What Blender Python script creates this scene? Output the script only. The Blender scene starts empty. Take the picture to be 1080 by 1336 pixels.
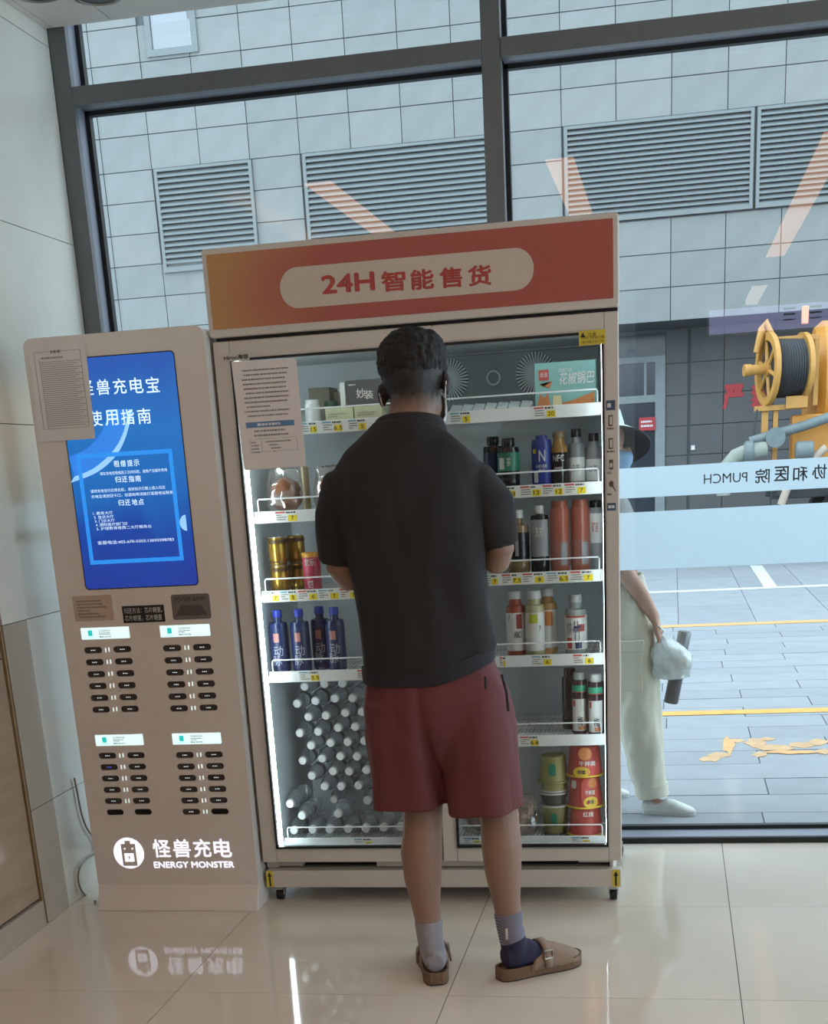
import bpy, bmesh, math, random
from mathutils import Vector, Matrix, noise
random.seed(7)
PI = math.pi
C = bpy.context.scene.collection
SC = bpy.context.scene

# ------------------------------------------------------------------ camera
CAM = Vector((0, 0, 1.385)); FPX, PCX, PCY = 1759.49, 548.616, 1227.649
R = ((0.98323955, 0.17371863, -0.05533373), (0.00614041, -0.33488151, -0.94224024), (-0.18221493, 0.9261081, -0.33033545))
cd = bpy.data.cameras.new('camera'); cam = bpy.data.objects.new('camera', cd); C.objects.link(cam)
cam.matrix_world = Matrix(((R[0][0], -R[1][0], -R[2][0], CAM.x), (R[0][1], -R[1][1], -R[2][1], CAM.y), (R[0][2], -R[1][2], -R[2][2], CAM.z), (0, 0, 0, 1)))
cd.sensor_width = 36; cd.lens = FPX / 1336 * 36
cd.shift_x = (540 - PCX) / 1336; cd.shift_y = (PCY - 668) / 1336
cd.clip_start = 0.05; cd.clip_end = 200
SC.camera = cam

# ------------------------------------------------------------------ world, exposure
SKY = (0.80, 0.965, 1.08); SKY_S = 3.6; LAMP_S = 4.6; FILL_S = 1.5; LED_S = 25.0
w = bpy.data.worlds.new('sky'); SC.world = w; w.use_nodes = True
bg = w.node_tree.nodes['Background']; bg.inputs[0].default_value = (*SKY, 1); bg.inputs[1].default_value = SKY_S
SC.view_settings.view_transform = 'Standard'; SC.view_settings.look = 'None'
SC.view_settings.gamma = 1; SC.view_settings.exposure = 0.0; SC.view_settings.use_curve_mapping = False
try:
    SC.cycles.max_bounces = 10; SC.cycles.transparent_max_bounces = 24; SC.cycles.caustics_reflective = False
    SC.cycles.sample_clamp_indirect = 6; SC.cycles.use_denoising = True
except Exception: pass

# ------------------------------------------------------------------ measuring: a photo pixel on a known plane of the place
def ray(u, v):
    a, b = (u - PCX) / FPX, (v - PCY) / FPX
    return Vector(tuple(R[0][i] * a + R[1][i] * b + R[2][i] for i in range(3)))
def at(u, v, y): d = ray(u, v); return CAM + d * (y / d.y)
def fl(u, v, z=0.0): d = ray(u, v); return CAM + d * ((z - CAM.z) / d.z)

# ------------------------------------------------------------------ materials
def lin(h):
    if not isinstance(h, str): return tuple(h)
    h = h.lstrip('#'); o = []
    for i in (0, 2, 4):
        c = int(h[i:i + 2], 16) / 255
        o.append(c / 12.92 if c <= 0.04045 else ((c + 0.055) / 1.055) ** 2.4)
    return tuple(o)
MATS = {}
def mat(name, col, rough=0.5, metal=0.0, var=0.08, scale=12.0, bump=0.0, bscale=60.0, emit=None, es=0.0, stretch=None, spec=0.5, trans=0.0):
    if name in MATS: return MATS[name]
    m = bpy.data.materials.new(name); m.use_nodes = True; nt = m.node_tree; N = nt.nodes; L = nt.links
    p = N['Principled BSDF']; c = lin(col)
    tc = N.new('ShaderNodeTexCoord'); src = tc.outputs['Object']
    if stretch:
        mp = N.new('ShaderNodeMapping'); mp.inputs['Scale'].default_value = stretch; L.new(src, mp.inputs[0]); src = mp.outputs[0]
    nz = N.new('ShaderNodeTexNoise'); nz.inputs['Scale'].default_value = scale; nz.inputs['Detail'].default_value = 4; L.new(src, nz.inputs['Vector'])
    rp = N.new('ShaderNodeValToRGB'); rp.color_ramp.elements[0].position = 0.3; rp.color_ramp.elements[1].position = 0.7
    rp.color_ramp.elements[0].color = (*[max(0, x * (1 - var)) for x in c], 1); rp.color_ramp.elements[1].color = (*[min(1, x * (1 + var)) for x in c], 1)
    L.new(nz.outputs[0], rp.inputs[0]); L.new(rp.outputs[0], p.inputs['Base Color'])
    p.inputs['Roughness'].default_value = rough; p.inputs['Metallic'].default_value = metal; p.inputs['Specular IOR Level'].default_value = spec
    if trans: p.inputs['Transmission Weight'].default_value = trans
    if bump:
        n2 = N.new('ShaderNodeTexNoise'); n2.inputs['Scale'].default_value = bscale; n2.inputs['Detail'].default_value = 3; L.new(src, n2.inputs['Vector'])
        b = N.new('ShaderNodeBump'); b.inputs['Strength'].default_value = bump; b.inputs['Distance'].default_value = 0.004
        L.new(n2.outputs[0], b.inputs['Height']); L.new(b.outputs[0], p.inputs['Normal'])
    if emit is not None:
        p.inputs['Emission Color'].default_value = (*lin(emit), 1); p.inputs['Emission Strength'].default_value = es
    MATS[name] = m; return m
def glassy(name, tint=(1, 1, 1), refl=0.07, rough=0.0, milk=0.0, milkcol=(0.9, 0.95, 1)):
    """thin clear sheet: see-through with a fresnel mirror on top, optionally a little milky"""
    if name in MATS: return MATS[name]
    m = bpy.data.materials.new(name); m.use_nodes = True; nt = m.node_tree; N = nt.nodes; L = nt.links
    N.remove(N['Principled BSDF']); out = N['Material Output']
    t = N.new('ShaderNodeBsdfTransparent'); t.inputs[0].default_value = (*tint, 1)
    g = N.new('ShaderNodeBsdfGlossy'); g.inputs['Roughness'].default_value = rough
    lw = N.new('ShaderNodeLayerWeight'); lw.inputs['Blend'].default_value = 0.5
    pw = N.new('ShaderNodeMath'); pw.operation = 'POWER'; pw.inputs[1].default_value = 5; L.new(lw.outputs['Facing'], pw.inputs[0])
    nz = N.new('ShaderNodeTexNoise'); nz.inputs['Scale'].default_value = 3
    ma = N.new('ShaderNodeMath'); ma.operation = 'MULTIPLY_ADD'; ma.inputs[1].default_value = 0.9 - refl; ma.inputs[2].default_value = refl; L.new(pw.outputs[0], ma.inputs[0])
    cl = N.new('ShaderNodeClamp'); L.new(ma.outputs[0], cl.inputs[0])
    mx = N.new('ShaderNodeMixShader'); L.new(cl.outputs[0], mx.inputs[0]); L.new(g.outputs[0], mx.inputs[2])
    if milk > 0:
        d = N.new('ShaderNodeBsdfDiffuse'); d.inputs[0].default_value = (*milkcol, 1)
        m2 = N.new('ShaderNodeMixShader'); L.new(t.outputs[0], m2.inputs[1]); L.new(d.outputs[0], m2.inputs[2])
        mr = N.new('ShaderNodeMapRange'); mr.inputs[3].default_value = milk * 0.8; mr.inputs[4].default_value = milk * 1.2
        L.new(nz.outputs[0], mr.inputs[0]); L.new(mr.outputs[0], m2.inputs[0]); L.new(m2.outputs[0], mx.inputs[1])
    else: L.new(t.outputs[0], mx.inputs[1])
    L.new(mx.outputs[0], out.inputs[0]); MATS[name] = m; return m

# ------------------------------------------------------------------ mesh building
_font = {}
TMP = bpy.data.scenes.new('workbench')          # side scene for baking modifiers and fonts; removed at the end
def bake(o, extra=None):
    TMP.collection.objects.link(o)
    if extra: TMP.collection.objects.link(extra)
    TMP.view_layers[0].update(); dg = TMP.view_layers[0].depsgraph
    me = bpy.data.meshes.new_from_object(o.evaluated_get(dg))
    TMP.collection.objects.unlink(o)
    if extra: TMP.collection.objects.unlink(extra)
    return me
def text_mesh(s, bold=0.0):
    if (s, bold) in _font: return _font[(s, bold)]
    c = bpy.data.curves.new('t', 'FONT'); c.body = s; c.size = 1; c.resolution_u = 3
    o = bpy.data.objects.new('t', c); me = bake(o)
    V = [tuple(v.co) for v in me.vertices]; F = [tuple(p.vertices) for p in me.polygons]
    bpy.data.objects.remove(o); bpy.data.curves.remove(c); bpy.data.meshes.remove(me)
    if bold:      # heavier strokes: a few shifted copies on top of each other
        n0 = len(V); V0, F0 = V, F; V, F = [], []
        for k, (dx, dy) in enumerate(((-bold, 0), (bold, 0), (0, -bold), (0, bold), (-bold * .7, bold * .7), (bold * .7, -bold * .7))):
            V = V + [(x + dx, y + dy, -0.00003 * k) for x, y, z in V0]; F = F + [tuple(i + k * n0 for i in f) for f in F0]
    xs = [v[0] for v in V]; ys = [v[1] for v in V]
    _font[(s, bold)] = (V, F, min(xs), max(xs), min(ys), max(ys)); return _font[(s, bold)]

class MB:
    def __init__(self): self.v = []; self.f = []; self.m = []; self.fix = False
    def add(self, vs, fs, mi=0):
        b = len(self.v); self.v += [Vector(x) for x in vs]
        for f in fs: self.f.append(tuple(b + i for i in f)); self.m.append(mi)
        return self
    def box(self, x0, x1, y0, y1, z0, z1, mi=0):
        return self.add([(x0, y0, z0), (x1, y0, z0), (x1, y1, z0), (x0, y1, z0), (x0, y0, z1), (x1, y0, z1), (x1, y1, z1), (x0, y1, z1)],
                        [(0, 3, 2, 1), (4, 5, 6, 7), (0, 1, 5, 4), (1, 2, 6, 5), (2, 3, 7, 6), (3, 0, 4, 7)], mi)
    def prism(self, poly, y0, y1, mi=0):
        """outline given as (x, z), counter-clockwise seen from the front; runs from y0 (front) to y1"""
        n = len(poly); vs = [(x, y0, z) for x, z in poly] + [(x, y1, z) for x, z in poly]
        fs = [tuple(range(n)), tuple(range(2 * n - 1, n - 1, -1))] + [(i, i + n, (i + 1) % n + n, (i + 1) % n) for i in range(n)]
        return self.add(vs, fs, mi)
    def rrect(self, x0, x1, z0, z1, r, y0, y1, mi=0, n=5): return self.prism(rr(x0, x1, z0, z1, r, n), y0, y1, mi)
    def loft(self, rings, mi=0, cap=True, closed=True):
        b = len(self.v); n = len(rings[0]); self.fix = True
        for r in rings: self.v += [Vector(p) for p in r]
        for k in range(len(rings) - 1):
            for i in range(n if closed else n - 1):
                j = (i + 1) % n; self.f.append((b + k * n + i, b + k * n + j, b + (k + 1) * n + j, b + (k + 1) * n + i)); self.m.append(mi)
        if cap:
            self.f.append(tuple(b + i for i in range(n - 1, -1, -1))); self.m.append(mi)
            e = b + (len(rings) - 1) * n; self.f.append(tuple(e + i for i in range(n))); self.m.append(mi)
        return self
    def lathe(self, prof, n=20, c=(0, 0, 0), mi=0, axis='z', cap=True):
        rings = []
        for r, z in prof:
            ring = []
            for i in range(n):
                a = 2 * PI * i / n; x, y = r * math.cos(a), r * math.sin(a)
                p = (x, y, z) if axis == 'z' else ((x, z, -y) if axis == 'y' else (z, x, y))
                ring.append((c[0] + p[0], c[1] + p[1], c[2] + p[2]))
            rings.append(ring)
        return self.loft(rings, mi, cap)
    def limb(self, pts, n=16, mi=0, ref=(0, 1, 0), cap=True, power=2.0):
        """pts: (pos, ru, rw) with the cross-section set square to the path"""
        P = [Vector(p[0]) for p in pts]; rings = []
        for k, p in enumerate(pts):
            d = (P[min(k + 1, len(P) - 1)] - P[max(k - 1, 0)]).normalized()
            rf = Vector(ref)
            if abs(d.dot(rf)) > 0.9: rf = Vector((1, 0, 0)) if abs(d.x) < 0.8 else Vector((0, 0, 1))
            u = d.cross(rf).normalized(); ww = u.cross(d).normalized(); ru = p[1]; rw = p[2] if len(p) > 2 else p[1]
            ring = []
            for i in range(n):
                a = 2 * PI * i / n; ca, sa = math.cos(a), math.sin(a)
                ca = math.copysign(abs(ca) ** (2 / power), ca); sa = math.copysign(abs(sa) ** (2 / power), sa)
                ring.append(P[k] + u * (ru * ca) + ww * (rw * sa))
            rings.append(ring)
        return self.loft(rings, mi, cap)
    def tube(self, pts, r, n=8, mi=0): return self.limb([(p, r) for p in pts], n, mi)
    def ball(self, c, rx, ry, rz, n=16, m=10, mi=0):
        rings = []
        for k in range(m + 1):
            t = -PI / 2 + PI * k / m; t = max(-PI / 2 + 0.02, min(PI / 2 - 0.02, t))
            rings.append([(c[0] + rx * math.cos(t) * math.cos(2 * PI * i / n), c[1] + ry * math.cos(t) * math.sin(2 * PI * i / n), c[2] + rz * math.sin(t)) for i in range(n)])
        return self.loft(rings, mi)
    def text(self, s, x0, x1, z0, z1, y, mi=0, bold=0.0, mirror=False, bend=None, slant=0.0):
        """lettering fitted into the box x0..x1, z0..z1 on the plane y (facing -y), or wrapped on a cylinder bend=(cx, cy, r)"""
        V, F, a, b, c, d = text_mesh(s, bold); vs = []
        for vx, vy, vz in V:
            fx = (vx - a) / (b - a); fz = (vy - c) / (d - c)
            x = x0 + (x1 - x0) * ((1 - fx) if mirror else fx) + slant * fz; z = z0 + (z1 - z0) * fz
            if bend: br = bend[2] - vz; vs.append((bend[0] + br * math.sin((x - bend[0]) / bend[2]), bend[1] - br * math.cos((x - bend[0]) / bend[2]), z))
            else: vs.append((x, y + vz, z))
        return self.add(vs, F, mi)
    def plate(self, x0, x1, z0, z1, y, mi=0, t=0.0006): return self.box(x0, x1, y, y + t, z0, z1, mi)
    def dashes(self, x0, x1, z0, z1, rows, y, mi=0, fill=0.85, h=0.45, rnd=None):
        rnd = rnd or random; dz = (z1 - z0) / rows
        for k in range(rows):
            zt = z1 - k * dz; x = x0 + rnd.random() * 0.06 * (x1 - x0); xe = x0 + (x1 - x0) * (fill + (1 - fill) * rnd.random()) * (1 if rnd.random() > 0.25 else 0.6)
            while x < xe:
                ww = dz * h * rnd.uniform(0.5, 1.6); self.plate(x, min(x + ww, xe), zt - dz * (0.5 + h / 2), zt - dz * (0.5 - h / 2), y, mi, 0.0003); x += ww + dz * h * rnd.uniform(0.15, 0.5)
        return self
    def build(self, name, mats, parent=None, smooth=35, bevel=0.0, seg=2):
        me = bpy.data.meshes.new(name); o0 = org(parent)
        me.from_pydata([tuple(p - o0) for p in self.v], [], self.f)
        if not isinstance(mats, (list, tuple)): mats = [mats]
        for m in mats: me.materials.append(m)
        if len(mats) > 1: me.polygons.foreach_set('material_index', self.m)
        if self.fix:
            bm = bmesh.new(); bm.from_mesh(me); bmesh.ops.recalc_face_normals(bm, faces=bm.faces); bm.to_mesh(me); bm.free()
        me.update()
        o = bpy.data.objects.new(name, me); C.objects.link(o)
        if smooth:
            me.polygons.foreach_set('use_smooth', [True] * len(me.polygons)); me.set_sharp_from_angle(angle=math.radians(smooth))
        if bevel:
            b = o.modifiers.new('edge', 'BEVEL'); b.width = bevel; b.segments = seg; b.limit_method = 'ANGLE'
        if parent: o.parent = parent
        return o
def rr(x0, x1, z0, z1, r, n=5):
    p = []
    for cx, cz, a0 in ((x1 - r, z0 + r, -PI / 2), (x1 - r, z1 - r, 0), (x0 + r, z1 - r, PI / 2), (x0 + r, z0 + r, PI)):
        for i in range(n + 1): a = a0 + PI / 2 * i / n; p.append((cx + r * math.cos(a), cz + r * math.sin(a)))
    return p
def org(o):
    v = Vector((0, 0, 0))
    while o is not None: v += o.location; o = o.parent
    return v
def tag(o, label, cat, group=None):
    o['label'] = label; o['category'] = cat
    if group: o['group'] = group
    return o
def thing(name, label, cat, loc, group=None):
    o = bpy.data.objects.new(name, None); o.empty_display_size = 0.05; C.objects.link(o); o.location = loc
    return tag(o, label, cat, group)
def struct(o): o['kind'] = 'structure'; return o
def kids(o): return [c for c in list(C.objects) if c.parent == o]
def copy_tree(o, loc=None, label=None, rot=None, parent=None, group=None, children=None):
    ch = kids(o) if children is None else children
    c = o.copy(); C.objects.link(c)
    if parent: c.parent = parent
    if loc is not None: c.location = loc
    if rot is not None: c.rotation_euler = rot
    if label: c['label'] = label
    if group: c['group'] = group
    for k in ch: copy_tree(k, parent=c)
    return c
def fuse(o, voxel, smooth_it=4, wr=0.0, wscale=(8, 8, 3), factor=0.5):
    """melt the overlapping limbs of o into one continuous skin"""
    r = o.modifiers.new('r', 'REMESH'); r.mode = 'VOXEL'; r.voxel_size = voxel; r.use_smooth_shade = True
    if smooth_it: s = o.modifiers.new('s', 'SMOOTH'); s.iterations = smooth_it; s.factor = factor
    me = bake(o); o.modifiers.clear(); old = o.data; o.data = me; me.name = old.name; bpy.data.meshes.remove(old)
    if wr:
        nrm = [v.normal.copy() for v in me.vertices]
        for v, vn in zip(me.vertices, nrm):
            p = Vector((v.co.x * wscale[0], v.co.y * wscale[1], v.co.z * wscale[2]))
            v.co += vn * (wr * (noise.noise(p) + 0.5 * noise.noise(p * 2.3)))
    me.polygons.foreach_set('use_smooth', [True] * len(me.polygons)); me.update()
    return o

# ================================================================== SETTING
M_tile = mat('polished_floor_tile', '#d8cfc1', rough=0.06, var=0.05, scale=2.5, spec=0.85)
M_joint = mat('tile_joint', '#4a4540', rough=0.8)
M_marble = mat('pale_polished_stone', '#dcdcd4', rough=0.14, var=0.05, scale=3)
M_pilaster = mat('grey_polished_stone', '#aaa092', rough=0.22, var=0.05, scale=4)
M_brownstone = mat('brown_polished_panel', '#a08d78', rough=0.13, var=0.12, scale=3, stretch=(1, 1, 6))
M_gold = mat('brass_trim', '#a8906c', rough=0.35, metal=0.5)
M_ceiling = mat('ceiling_panel', '#d9d2cb', rough=0.45, var=0.02)
M_plaster = mat('lobby_plaster', '#b3a594', rough=0.7, var=0.05, scale=3)
M_frame = mat('dark_grey_window_frame', '#6c6e6f', rough=0.42, metal=0.2, var=0.05)
M_frame_side = mat('silver_window_rebate', '#8b8f9c', rough=0.4, metal=0.3, var=0.04)
M_gasket = mat('black_gasket', '#16191b', rough=0.6)
M_glass = glassy('window_glass', tint=(0.93, 0.97, 0.98), refl=0.075)
M_film = mat('frosted_window_film', '#a3b3bd', rough=0.6, var=0.02, scale=3, trans=0.0)
def film_mat():
    nt = M_film.node_tree; N = nt.nodes; L = nt.links; p = N['Principled BSDF']; out = N['Material Output']
    t = N.new('ShaderNodeBsdfTranslucent'); t.inputs[0].default_value = (0.52, 0.61, 0.66, 1)
    mx = N.new('ShaderNodeMixShader'); mx.inputs[0].default_value = 0.88; L.new(p.outputs[0], mx.inputs[1]); L.new(t.outputs[0], mx.inputs[2]); L.new(mx.outputs[0], out.inputs[0])
film_mat()
M_ink = mat('black_ink', '#2b2e30', rough=0.6)

# floor: slab and one 0.8 m tile after another
fb = MB(); fb.box(-2.2, 4.6, -8.6, 5.2, -0.2, -0.003)
floor = struct(fb.build('floor', M_joint))
tm = MB(); tm.box(0.0012, 0.7928, 0.0012, 0.7988, -0.02, 0); t0 = None
for i in range(-3, 6):
    for j in range(-12, 2):
        x, y = 0.186 + 0.794 * i, 3.43 + 0.8 * j
        if y < -4: continue
        if t0 is None: t0 = o = tm.build('tile', M_tile, floor)
        else: o = t0.copy(); C.objects.link(o)
        o.location = (x, y, 0)
# left wall
wb = MB(); wb.box(-2.35, -2.095, -8.6, 5.2, -0.2, 3.0)
wall_left = struct(wb.build('wall_left', M_joint))
zs = [0.0, 0.39, 0.99, 1.59, 2.19, 2.79, 2.85]
for a, b in zip(zs, zs[1:]):
    m = MB(); m.box(-2.095, -2.078, 4.214, 5.0, a + 0.0012, b - 0.0012); m.build('panel', M_marble, wall_left)
    m = MB(); m.box(-2.095, -2.076, 4.04, 4.2115, a + 0.0012, b - 0.0012); m.build('panel', M_pilaster if b < 1.0 else M_marble, wall_left)
for k in range(5):
    y1 = 4.018 - 1.2 * k; y0 = y1 - 1.197
    for a, b in ((0.095, 0.888), (0.894, 1.59), (1.592, 2.19), (2.192, 2.85)):
        m = MB(); m.box(-2.095, -2.084, y0, y1, a, b); m.build('panel', M_brownstone if b < 1.7 else M_marble, wall_left)
m = MB(); m.box(-2.092, -2.077, 4.024, 4.031, 0.0, 2.84); m.build('trim_strip', M_gold, wall_left)
m = MB(); m.box(-2.094, -2.072, -6, 4.02, 0.0, 0.088); struct(m.build('baseboard_left', M_pilaster, None, bevel=0.002))
# other sides of the lobby
m = MB(); m.box(-2.3, 4.7, -8.8, -8.6, -0.2, 3.0); struct(m.build('wall_back', M_plaster))
m = MB(); m.box(4.6, 4.8, -8.8, -0.6, -0.2, 3.0); m.box(4.6, 4.8, -0.6, 5.2, 2.75, 3.0); struct(m.build('wall_right', M_plaster))
for k, (y0, y1) in enumerate(((-0.6, 1.3), (1.3, 3.2), (3.2, 5.1))):      # added glazed opening, outside the frame, to bring in cool side light
    fr = struct(bpy.data.objects.new('window_%d' % (k + 2), None)); C.objects.link(fr)
    m = MB(); m.box(4.62, 4.72, y0, y0 + 0.06, 0, 2.75); m.build('mullion', mat('dark_grey_window_frame', '#4d4b4a', rough=0.42, metal=0.25, var=0.05), fr)
    m = MB(); m.add([(4.67, y0 + 0.06, 0), (4.67, y1, 0), (4.67, y1, 2.75), (4.67, y0 + 0.06, 2.75)], [(0, 1, 2, 3)]); m.build('pane', glassy('window_glass', tint=(0.93, 0.97, 0.98), refl=0.075), fr)
# ceiling with long panels
m = MB(); m.box(-2.35, 4.8, -8.8, 4.99, 2.853, 3.05); ceiling = struct(m.build('ceiling', M_joint))
m = MB(); m.box(-2.35, 4.8, 5.10, 5.3, 2.965, 3.15); struct(m.build('trim_1', M_frame))
xs = [-2.078, -2.05, -1.838, -0.638, 0.562, 1.762, 2.962, 4.162, 4.6]
for a, b in zip(xs, xs[1:]):
    for y0, y1 in ((-8.6, -4.0), (-4.0, 0.6), (0.6, 4.985)):
        m = MB(); m.box(a + 0.0015, b - 0.0015, y0 + 0.001, y1 - 0.001, 2.84, 2.8525); m.build('panel', M_ceiling, ceiling)
# two dark downlights set in the ceiling by the window corner
M_dl = mat('downlight_ring', '#8a8580', rough=0.35, metal=0.4); M_dlin = mat('downlight_bowl', '#3a3735', rough=0.3, metal=0.5)
for (x, y), lab in (((-1.95, 4.655), 'round unlit ceiling downlight nearest the stone wall'), ((-1.79, 4.745), 'round unlit ceiling downlight second from the stone wall')):
    t = thing('downlight', lab, 'downlight', (x, y, 2.84), 'ceiling downlights by the window')
    a = MB(); a.lathe([(0.06, 0.001), (0.075, 0.0), (0.075, -0.006), (0.062, -0.008), (0.058, 0.0)], 28, (x, y, 2.84), cap=False); a.build('ring', M_dl, t)
    a = MB(); a.lathe([(0.06, -0.004), (0.055, -0.002), (0.03, 0.0), (0.001, 0.0005)], 28, (x, y, 2.84)); a.build('bowl', M_dlin, t)
# strip lights of the lobby (they show as orange streaks in the window glass)
M_lampbody = mat('lamp_housing', '#c9c2b8', rough=0.5)
M_lamp = mat('lamp_diffuser', '#ffe0c0', rough=0.5, emit=(1.0, 0.50, 0.27), es=LAMP_S)
M_lamp2 = mat('pale_lamp_diffuser', '#ffeedd', rough=0.5, emit=(1.0, 0.84, 0.72), es=LAMP_S * 0.8)
names = ['along the stone wall', 'over the vending machine side', 'above the camera side', 'far from the stone wall']
for row, (ya, yb) in enumerate(((-2.05, 2.46), (-8.4, -4.1))):
    for k, x in enumerate((-1.84, -0.578, 0.785, 2.1)):
        t = thing('strip_light', f'long warm ceiling strip light {names[k]}, {"near" if row == 0 else "far"} row', 'light', (x, (ya + yb) / 2, 2.84), 'lobby strip lights')
        a = MB(); a.box(x - 0.085, x + 0.085, ya - 0.015, yb + 0.015, 2.824, 2.8395); a.build('housing', M_lampbody, t)
        a = MB(); a.box(x - 0.071, x + 0.071, ya, yb, 2.818, 2.8238); a.build('diffuser', M_lamp if row == 0 else M_lamp2, t)

# window wall: dark frame, silver rebates, gaskets, panes, frosted bands
win = struct(bpy.data.objects.new('window_1', None)); C.objects.link(win)
YF, YG = 5.0, 5.115
def post(x0, x1):
    a = MB(); a.box(x0, x1, YF, YF + 0.03, 0, 2.96); a.build('mullion', M_frame, win, bevel=0.002)
    a = MB(); a.box(x0 + 0.006, x1 - 0.006, YF + 0.03, YG + 0.03, 0, 2.96); a.build('rebate', M_frame_side, win)
    for s in (x0 - 0.010, x1 - 0.006):
        a = MB(); a.box(s, s + 0.016, YG - 0.012, YG + 0.02, 0.03, 2.96); a.build('gasket', M_gasket, win)
posts = [(-2.077, -2.015), (-0.616, -0.553), (0.846, 0.909), (2.308, 2.371), (3.77, 3.833)]
for a_, b_ in posts: post(a_, b_)
for (l, r) in zip(posts, posts[1:]):
    x0, x1 = l[1], r[0]
    a = MB(); a.box(x0, x1, YF - 0.004, YF + 0.03, 2.612, 2.668); a.build('transom', M_frame, win, bevel=0.002)
    a = MB(); a.box(x0, x1, YF + 0.03, YG + 0.03, 2.617, 2.663); a.build('rebate', M_frame_side, win)
    for z in (2.603, 2.661):
        a = MB(); a.box(x0, x1, YG - 0.012, YG + 0.02, z, z + 0.016); a.build('gasket', M_gasket, win)
    a = MB(); a.box(x0, x1, YF, YG + 0.06, 0.0, 0.026); a.build('sill', M_frame_side, win, bevel=0.002)
    a = MB(); a.box(x0, x1, YF - 0.006, YF + 0.002, 0.0, 0.02); a.build('gasket', M_gasket, win)
    a = MB(); a.box(x0, x1, YG - 0.012, YG + 0.02, 0.026, 0.040); a.build('gasket', M_gasket, win)
    for z0, z1 in ((0.03, 2.606), (2.67, 2.96)):
        a = MB(); a.add([(x0, YG, z0), (x1, YG, z0), (x1, YG, z1), (x0, YG, z1)], [(0, 1, 2, 3)]); a.build('pane', M_glass, win)
    for z0, z1 in ((1.2425, 1.344), (0.994, 1.1935)):
        a = MB(); a.add([(x0 + 0.012, YG + 0.003, z0), (x1 - 0.012, YG + 0.003, z0), (x1 - 0.012, YG + 0.003, z1), (x0 + 0.012, YG + 0.003, z1)], [(0, 1, 2, 3)]); a.build('frosted_band', M_film, win)
# lettering on the band, read from the street, so mirrored in here
a = MB(); a.text('PUMCH', 0.105, 0.254, 1.277, 1.309, YG - 0.0012, mirror=True)
for k, ch in enumerate('院医和协京北'):
    zc = 1.2935 + 0.004 * (k % 2); a.text(ch, 0.281 + 0.064 * k, 0.33 + 0.064 * k, zc - 0.024, zc + 0.024, YG - 0.0012, mirror=True, bold=0.012)
a.build('lettering', M_ink, win)

# ================================================================== STREET OUTSIDE
M_stone_pave = mat('grey_paving_stone', '#7e8388', rough=0.7, var=0.08, scale=5, bump=0.1)
M_stone_pave2 = mat('light_paving_stone', '#83888c', rough=0.7, var=0.08, scale=5, bump=0.1)
M_pavejoint = mat('paving_joint', '#545c61', rough=0.9)
M_yel = mat('worn_yellow_paint', '#c29345', rough=0.7, var=0.12, scale=14)
M_ora2 = mat('faded_beige_paint', '#b39068', rough=0.7, var=0.15, scale=10)
M_ora = mat('faded_orange_paint', '#c0935f', rough=0.7, var=0.1, scale=12)
M_whi = mat('white_road_paint', '#b9c0c2', rough=0.7, var=0.05)
a = MB(); a.box(-14, 14, 5.2, 34, -0.3, -0.026); pav = struct(a.build('pavement', M_pavejoint))
rnd = random.Random(3); protos = {}
def slab(x, y, lx, ly, m):
    k = (round(lx, 3), round(ly, 3), m.name)
    if k not in protos:
        b = MB(); b.box(0.003, lx - 0.003, 0.003, ly - 0.003, -0.026, -0.02); o = b.build('paving_stone', m, pav, smooth=0); protos[k] = o
    else: o = protos[k].copy(); C.objects.link(o)
    o.location = (x, y, rnd.uniform(-0.001, 0.001))
for r in range(22):
    y = 5.225 + 0.309 * r; off = (r % 2) * 0.42 + rnd.uniform(-0.05, 0.05)
    for k in range(-2, 5): slab(-0.45 + off + 0.84 * k, y, 0.84, 0.309, M_stone_pave if rnd.random() < 0.6 else M_stone_pave2)
for r in range(7):
    for k in range(-4, 6): slab(0.05 + 0.66 * k, 12.1 + 1.55 * r, 0.66, 1.55, M_stone_pave2 if (r + k) % 3 else M_stone_pave)
def line(name, x0, x1, y0, y1, m):
    b = MB(); b.box(x0, x1, y0, y1, -0.019, -0.0165); b.build(name, m, pav, smooth=0)
line('painted_line', -6, 8, 7.77, 7.90, M_yel); line('painted_line', -6, 8, 11.96, 12.13, M_ora); line('painted_line', -6, 8, 15.1, 15.28, M_whi)
p0, p1, p2, p3 = fl(978, 738, -0.018), fl(994, 738, -0.018), fl(1014, 766, -0.018), fl(997, 767, -0.018)
b = MB(); b.add([p0, p1, p2, p3, *[p + Vector((0, 0, 0.0025)) for p in (p0, p1, p2, p3)]], [(0, 1, 2, 3), (7, 6, 5, 4), (0, 4, 5, 1), (1, 5, 6, 2), (2, 6, 7, 3), (3, 7, 4, 0)]); b.build('painted_line', M_whi, pav, smooth=0)
# worn orange road lettering, only patches are left
patches = [(938, 985, 16, 4), (950, 972, 8, 12), (925, 990, 14, 4), (985, 969, 15, 6), (1012, 975, 26, 4), (1045, 972, 18, 4), (1068, 968, 14, 5), (1035, 981, 40, 3), (990, 984, 10, 4), (1075, 980, 10, 4), (960, 966, 12, 3), (1000, 964, 14, 2)]
for (u, v, du, dv) in patches:
    ring = [fl(u + du * math.cos(t) * rnd.uniform(0.7, 1.15), v + dv * math.sin(t) * rnd.uniform(0.6, 1.2), -0.0178 + 0.0001 * (u % 17)) for t in [2 * PI * i / 14 for i in range(14)]]
    b = MB(); cpt = sum(ring, Vector()) / 14; b.loft([[p - Vector((0, 0, 0.002)) for p in ring], ring, [cpt + (p - cpt) * 0.02 for p in ring]]); b.build('paint_patch', M_ora if du in (22, 8, 20, 40) else M_ora2, pav, smooth=0)

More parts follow.
